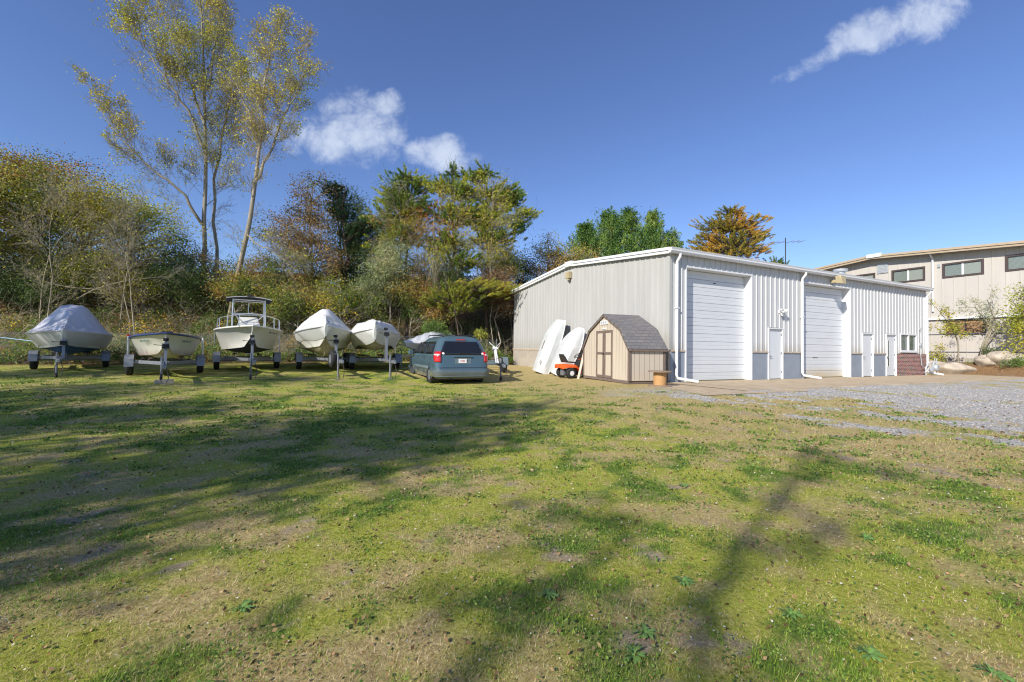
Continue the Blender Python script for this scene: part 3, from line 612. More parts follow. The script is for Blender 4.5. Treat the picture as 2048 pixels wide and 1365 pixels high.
mb.split('fascia', 'weathered', sh)
mb = MB(); mb.box(-.13, -.06, -SDp - .08, .04, e0 - .14, e0 - .07); mb.build('fascia', 'weathered', sh)
dx0, dx1, dz1 = SW * .30, SW * .665, 1.88
dx0, dx1 = 1.00, 2.18
mb = MB(); mb.box(dx0, dx1, .001, .022, ZB + .02, dz1); dr = mb.build('door', 't111', sh)
mb = MB(); mid = (dx0 + dx1) / 2
for q in (dx0, mid - .10, mid + .012, dx1 - .09): mb.box(q, q + .088, .0235, .042, ZB + .02, dz1)
for z0 in (ZB + .02, .98, dz1 - .09): mb.box(dx0 + .09, mid - .102, .0235, .040, z0, z0 + .085); mb.box(mid + .102, dx1 - .092, .0235, .040, z0, z0 + .085)
mb.build('door_trim', 'weathered', dr)
mb = MB(); mb.box(mid - .04, mid + .05, .043, .07, .98, 1.03); mb.build('latch', 'black', dr)
mb = MB(); [mb.box(*q) for q in ((SW/2 - .26, SW/2 + .26, .001, .03, 2.10, 2.25), (SW/2 - .15, SW/2 + .15, .001, .02, 1.93, 1.98))]; vt = mb.build('gable_vent', 'white_trim', sh)
mb = MB(); [mb.cyl((SW/2 + q, .03, 2.175), (SW/2 + q, .037, 2.175), .045, 14) for q in (-.15, 0, .15)]; mb.build('louvre', 'meter', vt)
# leaning board beside the shed
p0 = (2.93, 17.75); lb = MB(); a_ = Vector((2.72, 17.55, Hs(2.72, 17.55))); b_ = Vector((3.02, 17.9, 1.05)); lb.bar(a_, b_, .10, .03)
tag(lb.build('board', 't111'), 'pale narrow board leaning on the shed corner by the mower', 'board')
# cable spool
sx0, sy0 = 4.86, 14.08; z0 = max(Hs(sx0, sy0), -.03) 
spo = root('cable_spool', (sx0, sy0, z0), .3, 'wooden cable spool standing on end beside the shed', 'cable spool')
for nm, zz in (('top_flange', .46), ('bottom_flange', .0)):
    mb = MB(); mb.cyl((0, 0, zz), (0, 0, zz + .035), .38, 36); mb.build(nm, 'spool_top', spo, bevel=.004)
mb = MB(); mb.cyl((0, 0, .035), (0, 0, .46), .205, 30); mb.build('drum', 'plywood', spo)
# ---------------------------------------------------------------- upturned dinghies leaning on the wall
WN = Vector((-.9005, -.4348, 0)); WT = Vector((-.4348, .9005, 0))      # wall outward normal; along wall away from viewer
def dinghy(name, t_top, t_bot, label, Lb, Bm, dep, lean, square, marks):
    """t = metres along the end wall from the near corner; the hull bottom faces out, the bow end is up"""
    g = Vector((WX, WY, 0)); foot = g + WT * t_bot + WN * lean; foot.z = Hs(foot.x, foot.y) - .02
    top = g + WT * t_top + WN * (dep * .75 + .05); hgt = math.sqrt(max(Lb**2 - (Vector((top.x - foot.x, top.y - foot.y)).length)**2, 1)); top.z = foot.z + hgt
    yax = (top - foot).normalized(); xax = (WT - yax * WT.dot(yax)).normalized(); zax = xax.cross(yax); zax = zax if zax.dot(WN) > 0 else -zax; xax = yax.cross(zax)
    m4 = Matrix((xax, yax, zax)).transposed().to_4x4(); m4.translation = foot
    o = bpy.data.objects.new(name, None); col.objects.link(o); o.matrix_world = m4; tag(o, label, 'dinghy', 'upturned dinghies leaning on the warehouse end wall')
    mb = MB(); rings = []; N = 22
    for i in range(N + 1):
        tt = i / N; w_ = Bm / 2 * (0.84 + .16 * math.sin(min(tt / .45, 1) * math.pi / 2)) if tt < .45 else Bm / 2 * (1 - (1 - square) * ((tt - .45) / .55) ** 2.4)
        h_ = dep * (1 - .75 * max(0, (tt - .62) / .38) ** 1.7); y_ = tt * Lb; ring = []
        for k in range(17):
            u = -1 + k / 8; au = abs(u)
            if au > .72: x = w_ * (.86 + (au - .72) / .28 * .14) * np.sign(u); z = -h_ * 0 + (1 - (au - .72) / .28) * h_ * .80
            else: x = w_ * .86 * (u / .72); z = h_ * (.80 + .20 * (1 - (au / .72) ** 1.6)) + (.02 if au < .05 else 0)
            ring.append((x, y_, z))
        rings.append(ring)
    inner = [[(p[0] * .94, p[1], max(p[2] - .03, .0)) for p in r] for r in rings]
    mb.loft(rings, True, True, closed=False); mb.loft(inner, True, False, closed=False)
    for r_, q_ in ((rings, inner),):
        for e_ in (0, 16): mb.loft([[r[e_] for r in r_], [r[e_] for r in q_]], False, False, closed=False)
    mb.build('hull', 'dinghy', o, smooth=True)
    mb = MB(); ed = [[(r[k][0] * 1.01, r[k][1], r[k][2] + .0) for r in rings] for k in (0, 16)]
    mb.tube(ed[0] + ed[1][::-1], .022, 6); mb.build('rim', 'wrap', o, smooth=True)
    if marks:
        mb = MB()
        for q in ((-.02, .02, 0.35, .85), (.12, .15, .45, .62), (.2, .24, .38, .55), (-.12, -.1, 1.15, 1.6)): mb.box(q[0] * 1.4, q[1] * 1.1, q[2], q[3], dep * .985, dep + .012)
        mb.build('scuffed_keel', 'weathered', o)
    return o
dinghy('dinghy', 6.75, 7.1, 'farther upturned white dinghy with dark keel scuffs, blunt end up', 2.85, 1.42, .42, 1.25, .60, True)
dinghy('dinghy', 4.95, 5.5, 'upturned white dinghy with a rounded ribbed bottom, nearest the mower', 2.45, 1.42, .46, 1.25, .34, False)
# ---------------------------------------------------------------- ride-on mower
mw = root('riding_mower', (2.32, 18.3, Hs(2.3, 18.3)), R(-68), 'orange ride-on lawn mower with black seat parked beside the shed', 'lawn mower')   # forward = local +y
def wheel(parent, c, r, w_, rim_r, rimm='white_trim', name='wheel', axis=(1, 0, 0), spokes=0):
    ax = Vector(axis).normalized(); c = Vector(c)
    wr = bpy.data.objects.new(name, None); 
    mb = MB(); mb.lathe(c - ax * w_/2, ax, [(0, rim_r), (.0, r * .80), (w_ * .10, r * .95), (w_ * .25, r), (w_ * .75, r), (w_ * .9, r * .95), (w_, r * .80), (w_, rim_r), (w_ * .8, rim_r * .95), (w_ * .2, rim_r * .95)], 36)
    ty = mb.build(name, 'black', parent, smooth=True)
    mb = MB(); mb.lathe(c - ax * w_ * .47, ax, [(0, rim_r * .98), (.0, rim_r * .86), (w_ * .16, rim_r * .78), (w_ * .22, rim_r * .35), (w_ * .12, rim_r * .3), (w_ * .10, 0.001), (w_ * .84, .001), (w_ * .82, rim_r * .3), (w_ * .72, rim_r * .35), (w_ * .78, rim_r * .78), (w_ * .94, rim_r * .86), (w_ * .94, rim_r * .98)], 30)
    if spokes:
        x = Vector((0, 0, 1)); y = ax.cross(x)
        for k in range(spokes):
            an = 2 * math.pi * k / spokes; d = x * math.cos(an) + y * math.sin(an)
            for sg_ in (-1, 1): mb.bar(c + d * rim_r * .2 + ax * sg_ * w_ * .46, c + d * rim_r * .9 + ax * sg_ * w_ * .44, rim_r * .16, .03)
    mb.build('rim', rimm, ty, smooth=True); return ty
bpy.data.objects.remove
for q in (-.40, .40): wheel(mw, (q, 0, .23), .23, .22, .11)
for q in (-.36, .36): wheel(mw, (q, 1.15, .17), .17, .14, .08)
mb = MB(); mb.box(-.16, .16, -.15, 1.25, .20, .36); mb.box(-.13, .13, -.22, .1, .12, .40); mb.build('chassis', 'galv', mw, bevel=.02)
mb = MB(); rings = []
for y_, z_, w_ in ((-.34, .50, .40), (-.30, .55, .47), (-.05, .57, .50), (.22, .55, .50), (.42, .42, .46), (.52, .30, .42)):
    rings.append([(-w_, y_, z_ - .10), (-w_, y_, z_ - .02), (-w_ * .85, y_, z_ + .03), (0, y_, z_ + .05), (w_ * .85, y_, z_ + .03), (w_, y_, z_ - .02), (w_, y_, z_ - .10), (0, y_, z_ - .06)])
mb.loft(rings); mb.build('fender', 'paint_orange', mw, smooth=True)
mb = MB(); mb.loft([[(-.25, y_, z_), (.25, y_, z_), (.25, y_ + q, z_ + .06), (-.25, y_ + q, z_ + .06)] for y_, z_, q in ((-.06, .66, .0), (.36, .64, .0))]); mb.loft([[(-.25, -.12, .66), (.25, -.12, .66), (.25, -.02, .68), (-.25, -.02, .68)], [(-.24, -.22, .9), (.24, -.22, .9), (.24, -.15, .9), (-.24, -.15, .9)], [(-.17, -.27, 1.02), (.17, -.27, 1.02), (.17, -.22, 1.02), (-.17, -.22, 1.02)]]); mb.build('seat', 'seat_black', mw, bevel=.02)
mb = MB(); mb.loft([[(-w_, y_, .42), (-w_, y_, z_ - .08), (-w_ * .7, y_, z_), (w_ * .7, y_, z_), (w_, y_, z_ - .08), (w_, y_, .42)] for y_, z_, w_ in ((.72, .84, .22), (.80, .86, .25), (1.15, .80, .26), (1.42, .70, .24), (1.48, .60, .2))]); mb.build('hood', 'paint_orange', mw, smooth=True)
mb = MB(); mb.cyl((0, .78, .70), (0, .58, .96), .03, 10); mb.box(-.22, .22, .58, .80, .36, .78); mb.build('dash', 'seat_black', mw, bevel=.02)
mb = MB(); cc = Vector((0, .57, .97)); tx, ty_ = Vector((1, 0, 0)), Vector((0, .80, .58)); mb.tube([cc + tx * .18 * math.cos(a_) + ty_ * .18 * math.sin(a_) for a_ in np.linspace(0, 2 * math.pi, 22)], .014, 6, False)
for a_ in (0, 2.1, 4.2): mb.cyl(cc, cc + tx * .18 * math.cos(a_) + ty_ * .18 * math.sin(a_), .011, 6)
mb.build('steering_wheel', 'seat_black', mw)
mb = MB(); mb.lathe((0, .75, .13), (0, 0, 1), [(0, .45), (.02, .48), (.10, .48), (.14, .38)], 24); mb.build('mower_deck', 'dark', mw)

# ---------------------------------------------------------------- minivan
VX, VY = (-2.64 - .87) / 2, (15.2 + 16.0) / 2; VA = R(25)
VX *= .972; VY *= .972
van = root('minivan', (VX, VY, Hs(VX, VY) - .015), VA, 'slate blue minivan parked on the grass between the boats and warehouse', 'van')
def vw(z): return float(np.interp(z, [.22, .35, .55, .80, 1.0, 1.08, 1.35, 1.55, 1.66, 1.72, 1.745], [.90, .955, .985, .99, .965, .945, .865, .785, .70, .55, .30]))
def vyr(z): return float(np.interp(z, [.22, .30, .55, .72, 1.0, 1.08, 1.45, 1.6, 1.66, 1.72, 1.745], [.05, .0, -.01, .03, .06, .09, .27, .36, .42, .58, .85]))
def vyf(z): return float(np.interp(z, [.22, .35, .55, .75, .86, .95, 1.02, 1.08, 1.35, 1.55, 1.66, 1.72, 1.745], [4.70, 4.80, 4.84, 4.80, 4.72, 4.45, 4.05, 3.95, 3.38, 2.96, 2.70, 2.4, 2.0]))
def vrr(z): return float(np.interp(z, [.2, .9, 1.1, 1.6, 1.745], [.22, .20, .17, .22, .25]))
def vpt(u, z, off=0.):
    """u in -1..1: left side negative; 0 rear centre, |u|=1 front centre"""
    s_ = -1 if u < 0 else 1; a_ = abs(u); w_, yr, yf = vw(z), vyr(z), vyf(z); r = min(vrr(z), w_ * .9); rf = min(.5, w_ * .8, (yf - yr) * .3)
    if a_ < .2: p = (a_ / .2 * (w_ - r), yr); n = (0, -1)
    elif a_ < .3: t_ = (a_ - .2) / .1 * math.pi / 2; p = (w_ - r + r * math.sin(t_), yr + r - r * math.cos(t_)); n = (math.sin(t_), -math.cos(t_))
    elif a_ < .8: t_ = (a_ - .3) / .5; p = (w_, yr + r + t_ * (yf - rf - yr - r)); n = (1, 0)
    elif a_ < .9: t_ = (a_ - .8) / .1 * math.pi / 2; p = (w_ - rf + rf * math.cos(t_), yf - rf + rf * math.sin(t_)); n = (math.cos(t_), math.sin(t_))
    else: t_ = (a_ - .9) / .1; p = ((w_ - rf) * (1 - t_), yf); n = (0, 1)
    return (s_ * (p[0] + n[0] * off), p[1] + n[1] * off, z)
us = sorted(set([round(q, 4) for q in list(np.linspace(0, .2, 6)) + list(np.linspace(.2, .3, 7)) + list(np.linspace(.3, .8, 14)) + list(np.linspace(.8, .9, 7)) + list(np.linspace(.9, 1, 4))]))
loop = us + [-q for q in us[::-1] if 0 < q < 1]
zsv = [.22, .28, .35, .45, .55, .65, .75, .80, .86, .91, .95, .99, 1.02, 1.05, 1.08, 1.2, 1.35, 1.45, 1.55, 1.61, 1.66, 1.69, 1.72, 1.735, 1.745]
mb = MB(); mb.loft([[vpt(u, z) for u in loop] for z in zsv]); mb.build('body', 'van', van, smooth=True)
def vside(y, z, s_, off): return (s_ * (vw(z) + off), y, z)
def patch(pts_fn, us_, vs_, name, m, parent, smooth=True, thick=0.0):
    mb = MB(); nu, nv = len(us_), len(vs_); mb.add([pts_fn(u, v) for v in vs_ for u in us_], [(j*nu+i, j*nu+i+1, (j+1)*nu+i+1, (j+1)*nu+i) for j in range(nv-1) for i in range(nu-1)])
    o = mb.build(name, m, parent, smooth=smooth)
    if thick: s_ = o.modifiers.new('s', 'SOLIDIFY'); s_.thickness = thick; s_.offset = 0
    return o
L5 = lambda a_, b_, n=6: list(np.linspace(a_, b_, n))
patch(lambda u, z: vpt(u * (.205 + .02 * (1.5 - z)), z, .006), L5(-1, 1, 15), L5(1.05, 1.53), 'rear_window', 'glass_dark', van, thick=.006)
patch(lambda u, z: vpt(u, z, .008), L5(-.93, -1, 6) , L5(1.06, 1.55), 'windshield', 'glass_dark', van, thick=.006); patch(lambda u, z: vpt(u, z, .008), L5(.93, 1, 6), L5(1.06, 1.55), 'windshield', 'glass_dark', van, thick=.006)
for s_ in (-1, 1):
    for (ya, yb, sl0, sl1) in ((.55, 1.72, .12, 0), (1.80, 2.72, 0, 0), (2.80, 3.75, 0, -.75)):
        def fn(t_, z, ya=ya, yb=yb, sl0=sl0, sl1=sl1, s_=s_):
            k = (z - 1.07) / .46; return vside(ya + sl0 * k + t_ * (yb + sl1 * k - ya - sl0 * k), z, s_, .005)
        patch(fn, L5(0, 1), L5(1.07, 1.52), 'side_window', 'glass_dark', van, thick=.006)
    mb = MB()
    for yy_ in (1.76, 2.76): mb.box(min(s_*.955, s_*.988), max(s_*.955, s_*.988), yy_ - .004, yy_ + .004, .38, .98)
    mb.build('door_seam', 'dark', van)
    patch(lambda y, z, s_=s_: vside(y, z, s_, .012), L5(1.05, 3.55, 8), [.52, .56, .60, .63], 'side_moulding', 'van_dark', van, thick=.012)
    # wheel arches, wheels
    for yw in (.92, 3.95):
        mb = MB(); mb.lathe((s_ * .70, yw, .34), (s_, 0, 0), [(0, .10), (0, .385), (.289, .385), (.289, .36), (.24, .36)], 36); mb.build('wheel_arch', 'dark', van, smooth=True)
        mb = MB(); mb.tube([(s_ * .985, yw + .395 * math.cos(a_), .34 + .395 * math.sin(a_)) for a_ in np.linspace(-.25, math.pi + .25, 22)], .012, 8); mb.build('arch_lip', 'van', van, smooth=True)
        wheel(van, (s_ * .885, yw, .325), .325, .21, .205, 'galv', 'wheel', (s_, 0, 0), 9)
    # tail lamp wraps the corner
    def tl(u, v, s_=s_):
        z = .80 + v * .36; a0 = .205; a1 = .318 - .05 * abs(v - .62) ** 1.5 - (.05 * max(0, .45 - v)) ; return vpt(s_ * (a0 + u * (a1 - a0)), z, .016 + .012 * math.sin(u * math.pi) * math.sin(v * math.pi))
    lamp = patch(tl, L5(0, 1, 9), L5(0, 1, 9), 'tail_light', 'red_lens', van, thick=.02)
    mb = MB(); p_ = vpt(s_ * .25, 1.08, .03); mb.box(min(p_[0]-.09, p_[0]+.02), max(p_[0]-.09, p_[0]+.02), p_[1] - .02, p_[1] + .05, 1.045, 1.085) if False else None
    patch(lambda u, v, s_=s_: vpt(s_ * (.215 + u * .085), 1.03 + .05 * v, .046), L5(0, 1, 5), [0, 1], 'clear_lens', 'decal', lamp, thick=.004)
    mb = MB(); mb.loft([[(s_ * (.96 + dx), 3.62 + dy, z) for dx, dy in ((0, 0), (.05, -.03), (.20, -.03), (.24, .05), (.18, .12), (.03, .08))] for z in (1.02, 1.06, 1.17, 1.20)]); mb.build('mirror', 'van', van, bevel=.02)
# rear bumper
def band(z_off, u0, u1, name, m, n=41):
    mb = MB(); rings = []
    for u in np.linspace(u0, u1, n): rings.append([vpt(u, z, o) for z, o in z_off])
    mb.loft(rings, True, True, closed=True); return mb.build(name, m, van, smooth=True)
bmp = band([(.27, .005), (.27, .05), (.34, .085), (.47, .09), (.53, .075), (.545, .0)], -.36, .36, 'rear_bumper', 'van')
band([(.265, .04), (.265, .07), (.30, .098), (.315, .095), (.325, .06)], -.27, .27, 'bumper_strip', 'van_dark')
band([(.26, .0), (.28, .05), (.50, .06), (.56, .0)], -.999, -.80, 'front_bumper', 'van', 16); band([(.26, .0), (.28, .05), (.50, .06), (.56, .0)], .80, .999, 'front_bumper', 'van', 16)
mb = MB(); yb_ = vyr(.78)
for q in ((-.36, .36, yb_ - .018, yb_ + .05, .965, 1.005),): mb.box(*q)
mb.build('plate_brow', 'van', van, bevel=.012)
patch(lambda u, z: (u, vyr(z) - .004, z), L5(-.30, .30), L5(.74, .96), 'plate_recess', 'van_dark', van)
yp = vyr(.83) - .02; pl = MB().box(-.15 - .02, .15 - .02, yp - .004, yp, .765, .915).build('licence_plate', 'plate', van)
text('57B2', .088, 'red', pl, frame((-.02, yp - .006, .835), (1, 0, 0), (0, -1, 0)), depth=.001)
patch(lambda u, z: (u, vyr(z) - .012, z), L5(-.985 + .10, .885), [.595, .60, .61], 'tailgate_seam', 'dark', van)
mb = MB(); mb.tube([vpt(.09, 1.09, .03), vpt(.04, 1.11, .035), vpt(-.03 + .0, 1.115, .03)], .012, 6); mb.tube([vpt(.09, 1.08, .02), vpt(.17, 1.10, .035)], .008, 6); mb.build('rear_wiper', 'dark', van)
mb = MB(); yz = vyr(1.585) - .01; mb.box(-.17, .17, yz - .01, yz + .03, 1.575, 1.61); mb.build('brake_light', 'red_lens', van, bevel=.008)
mb = MB()
for s_ in (-1, 1): mb.tube([(s_ * .60, .55, 1.70), (s_ * .60, .62, 1.765), (s_ * .60, 2.5, 1.785), (s_ * .60, 2.62, 1.72)], .018, 6)
for yy_ in (.95, 2.1): mb.tube([(-.60, yy_, 1.775), (.60, yy_, 1.775)], .014, 6)
mb.build('roof_rack', 'dark', van, smooth=True)
for q in (-.185, .195):
    p_ = vpt(q, 1.10, .014); mb = MB(); mb.cyl(p_, (p_[0], p_[1] - .003, p_[2] + .002), .045, 18); mb.build('sticker', 'plate', van)
mb = MB(); mb.box(-.06, .06, .35, 4.0, .14, .24); mb.cyl((-.45, -.02, .22), (-.45, .5, .22), .03, 10); mb.build('exhaust', 'dark', van)
mb = MB(); mb.box(-.8, .8, .2, 4.6, .16, .235); mb.build('underbody', 'dark', van)

# ---------------------------------------------------------------- trailers and boats (forward = local +y, origin on the ground under the axle)
def trailer(name, loc, fwd, L, W, label, post_y=None, post_h=1.15, guides=None, jack='wheel', spare=False, mtl='galv', zc=.50, group='boat trailers parked in a row', jx=.0, tire_r=.33, block=False):
    x, y = loc; az = math.atan2(fwd[1], fwd[0]) - math.pi / 2; z0 = Hs(x, y)
    o = root(name, (x, y, z0), az, label, 'boat trailer', group)
    ca, sa = math.cos(az), math.sin(az); wz = lambda lx, ly: Hs(x + lx * ca - ly * sa, y + lx * sa + ly * ca) - z0   # local ground height
    hw = W / 2
    for s_ in (-1, 1):
        wheel(o, (s_ * (hw - .11), 0, tire_r + (wz(s_ * hw, 0))), tire_r, .21, tire_r * .55, 'white_trim', 'wheel', (s_, 0, 0))
        mb = MB(); fx0, fx1 = s_ * (hw - .24), s_ * (hw + .02); prof = [(-.50, .32), (-.44, .60), (-.30, .74), (.30, .74), (.44, .60), (.50, .32), (.47, .32), (.41, .58), (.28, .71), (-.28, .71), (-.41, .58), (-.47, .32)]
        mb.prism(prof, 'x', min(fx0, fx1), max(fx0, fx1)); mb.build('fender', mtl, o)
    mb = MB(); rw = hw - .42; ty = L - 1.9
    for s_ in (-1, 1):
        mb.bar((s_ * rw, -2.3, zc), (s_ * rw, .9, zc), .06, .11); mb.bar((s_ * rw, .88, zc), (s_ * .06, ty, zc), .06, .11)
    for yy_, ww in ((-2.2, rw), (-1.0, rw), (.35, hw - .22), (.85, rw)): mb.bar((-ww, yy_, zc - .03), (ww, yy_, zc - .03), .07, .09)
    mb.bar((-hw + .2, 0, .36), (hw - .2, 0, .36), .06); mb.bar((0, ty - .7, zc + .002), (0, L + .35, zc - .02), .09, .09); mb.build('frame', mtl, o)
    mb = MB(); mb.loft([[(-.05, L + .30, zc - .07), (.05, L + .30, zc - .07), (.05, L + .30, zc + .06), (-.05, L + .30, zc + .06)], [(-.04, L + .62, zc - .08), (.04, L + .62, zc - .08), (.04, L + .62, zc + .02), (-.04, L + .62, zc + .02)]]); mb.bar((0, L + .35, zc + .05), (0, L + .55, zc + .12), .03); mb.build('coupler', 'galv', o, bevel=.01)
    mb = MB()
    for s_ in (-1, 1): mb.bar((s_ * .5, -2.2, zc + .14), (s_ * .42, 1.3, zc + .14), .10, .06); [mb.bar((s_ * .48, yy_, zc), (s_ * .48, yy_, zc + .12), .04) for yy_ in (-2.0, -.5, .8)]
    mb.build('bunk', 'weathered', o)
    jz = wz(jx, L) + (.12 if block else .0)
    mb = MB(); mb.cyl((jx + .07, L, jz + .10), (jx + .07, L, zc + .26), .030, 12); mb.cyl((jx + .07, L, jz + .05), (jx + .07, L, zc), .022, 10); mb.bar((jx + .07, L, zc + .25), (jx + .22, L, zc + .25), .018)
    if jack == 'wheel': jk = mb.build('jack', 'galv', o, smooth=True); mb = MB(); mb.lathe((jx + .04, L + .02, jz + .085), (1, 0, 0), [(0, .03), (0, .085), (.06, .085), (.06, .03)], 20); mb.build('jack_wheel', 'black', jk, smooth=True)
    else: mb.box(jx - .03, jx + .17, L - .10, L + .10, jz - .0, jz + .02); mb.build('jack', 'galv', o)
    mb = MB(); 
    for s_ in (-1, 1): mb.tube([(s_ * .04, L + .25, zc - .06), (s_ * .09, L + .3, zc - .25), (s_ * .10, L + .34, .12), (s_ * .05, L + .42, .06 + (wz(0, L + .4)))], .012, 5)
    mb.split('safety_chain', 'bronze', o)
    if post_y:
        mb = MB(); mb.bar((0, post_y, zc), (0, post_y - .12, post_h - .05), .08, .08); mb.bar((0, post_y - .5, zc + .05), (0, post_y - .14, post_h - .25), .05)
        wp = mb.build('winch_post', mtl, o)
        mb = MB(); mb.cyl((-.09, post_y - .1, post_h - .16), (.09, post_y - .1, post_h - .16), .06, 14); mb.box(-.10, .10, post_y - .2, post_y + .02, post_h - .26, post_h - .20); mb.bar((.09, post_y - .1, post_h - .16), (.30, post_y - .06, post_h - .14), .02); mb.cyl((-.07, post_y - .28, post_h + .03), (.07, post_y - .28, post_h + .03), .05, 12); mb.bar((0, post_y - .12, post_h - .05), (0, post_y - .27, post_h + .03), .04); mb.build('winch', 'dark', wp)
    if guides:
        for s_ in (-1, 1):
            mb = MB(); mb.cyl((s_ * (hw - .02), -.55, zc), (s_ * (hw - .02), -.55, guides), .032, 10); mb.bar((s_ * (hw - .3), -.55, zc), (s_ * (hw), -.55, zc), .05); gp = mb.build('guide_post', 'white_trim', o, smooth=True)
            if s_ == 1 and block: mb = MB(); mb.lathe((s_ * (hw - .02), -.55, guides), (0, 0, 1), [(0, .05), (.03, .05), (.06, .03)], 12); mb.build('cap', 'red', gp)
    if spare: wheel(o, (.16, L - .75, .55), .33, .20, .19, 'galv', 'spare_wheel', (1, .12, 0))
    return o, wz
def hull_dims(L, B, z0, zside, zbow, rake, y0, full=.62, beam_t=.45, dead=.26):
    def st(t_):
        k = max(0, (t_ - beam_t) / (1 - beam_t)); w_ = B / 2 * (1 - k ** 2.3) * (1 - .06 * max(0, .3 - t_) / .3)
        kc = max(0, (t_ - .30) / .64); c_ = B / 2 * .80 * max(0, 1 - kc ** 2.0); c_ = min(c_, w_ * .93)
        zs = zside + (zbow - zside) * max(0, t_ - .2) / .8 if t_ > .2 else zside; zs = zside + (zbow - zside) * t_ ** 1.8
        zk = z0 + (zbow - z0 - .22) * sm(.72, 1.0, t_) ** 1.6
        zcn = max(z0 + dead + (zside - z0) * .22 * t_ ** 3, zk + .01)
        zcn = min(zcn, zs - .12)
        return w_, c_, zs, float(zk), zcn
    def pt(t_, x, z): return (x, y0 + t_ * L + rake * max(0, (z - z0)) / (zbow - z0) * t_ ** 4, z)
    return st, pt
def boat(name, loc, fwd, z0w, label, L=5.4, B=2.3, z0=.62, zside=1.45, zbow=1.75, rake=.5, y0=-2.6, side_m='hull_white', bottom_m='hull_blue', cover=None, dead=.26, flare=.10, deck=True, gunwale=None, beam_t=.45, dx=0):
    x, y = loc; az = math.atan2(fwd[1], fwd[0]) - math.pi / 2; o = root(name, (x, y, z0w), az, label, 'boat', 'boats stored on trailers by the fence')
    st, pt = hull_dims(L, B, z0, zside, zbow, rake, y0, beam_t=beam_t, dead=dead); N = 30; T = [i / N for i in range(N + 1)]; T = [1 - (1 - q) ** 1.25 for q in T]
    side, bot, sheer = {-1: [], 1: []}, [], []
    for t_ in T:
        w_, c_, zs, zk, zc_ = st(t_); sheer.append((w_, zs, t_))
        for s_ in (-1, 1):
            r_ = []
            for k in np.linspace(0, 1, 7):
                xx = c_ + (w_ - c_) * (k ** (1 + flare * 8 * float(sm(.45, .95, t_)))); r_.append(pt(t_, s_ * xx, zc_ + (zs - zc_) * k))
            side[s_].append(r_)
        rb = []
        for k in np.linspace(-1, 1, 13): rb.append(pt(t_, k * c_, zk + (zc_ - zk) * abs(k) ** 1.0 + .02 * math.sin(abs(k) * math.pi * 3)))
        bot.append(rb)
    mb = MB()
    for s_ in (-1, 1): mb.loft(side[s_], False, False, closed=False)
    r0 = side[-1][0][::-1] + side[1][0]; mb.add(r0, [tuple(range(len(r0)))])
    hl = mb.build('hull', side_m, o, smooth=True)
    mb = MB(); mb.loft(bot, True, False, closed=False); mb.build('bottom', bottom_m, o, smooth=True)
    if deck:
        mb = MB(); rings = []
        for (w_, zs, t_) in sheer:
            dz = .0 if deck == 'flat' else -.30; rings.append([pt(t_, k * w_ * .97, zs - .02 + (dz if abs(k) < .7 and t_ < .62 else .03 * (1 - k * k))) for k in (-1, -.74, -.68, -.4, 0, .4, .68, .74, 1)])
        mb.loft(rings, False, False, closed=False); mb.build('deck', 'hull_white', o)
    if gunwale:
        mb = MB(); l_ = [pt(t_, -w_ - .01, zs) for w_, zs, t_ in sheer]; r_ = [pt(t_, w_ + .01, zs) for w_, zs, t_ in sheer][::-1]; mb.tube(l_ + r_[1:], .035, 8); mb.build('gunwale', gunwale, o, smooth=True)
    if cover:
        ridge, plate, skirt, cm, ex = cover; mb = MB(); rings = []; K = 25
        for i, (w_, zs, t_) in enumerate(sheer):
            rz_ = np.interp(t_, [q[0] for q in ridge], [q[1] for q in ridge]); pw = np.interp(t_, [q[0] for q in ridge], [q[2] for q in ridge]); ring = []; wz_ = w_ + .03
            _, c_, _, _, zc_ = st(t_); sk = zs - skirt * (1 + .10 * math.sin(t_ * 17)) if not callable(skirt) else zs - skirt(t_)
            kk = max(0, (sk - zc_) / max(zs - zc_, .05)); xs_ = c_ + (w_ - c_) * kk ** (1 + flare * 8 * float(sm(.45, .95, t_)))
            def add(xx, zz): ring.append(pt(t_, xx, zz))
            add(-xs_ - .02, sk); add(-(xs_ + wz_) / 2 - .035, (sk + zs) / 2)
            for k in range(K):
                u = -1 + 2 * k / (K - 1); au = abs(u); pwf = min(pw, .95)
                if au <= pwf: zz = rz_ + .02 * math.cos(u / max(pwf, .05) * 1.5)
                else: q = (au - pwf) / (1 - pwf); zz = zs + (rz_ - zs) * (1 - q) ** ex
                cr_ = .05 * math.sin(9 * u + 7 * t_ * 3) * math.sin(5 * t_ * 6 + 3 * u) * (1 - au ** 4); add(u * wz_, zz + cr_ + .02)
            add((xs_ + wz_) / 2 + .035, (sk + zs) / 2); add(xs_ + .02, sk); rings.append(ring)
        mb.loft(rings, False, False, closed=False)
        mb.add(rings[0], [tuple(range(len(rings[0])))]); mb.add(rings[-1], [tuple(range(len(rings[-1])))])
        ext = rings[-1]; mb.build('shrink_wrap', cm, o, smooth=True)
        mb = MB(); mb.tube([pt(t_, -w_ - .045, zs - .01) for w_, zs, t_ in sheer] + [pt(t_, w_ + .045, zs - .01) for w_, zs, t_ in sheer][::-1][1:], .012, 5); mb.build('binding_strap', cm, o)
    return o, st, pt, sheer
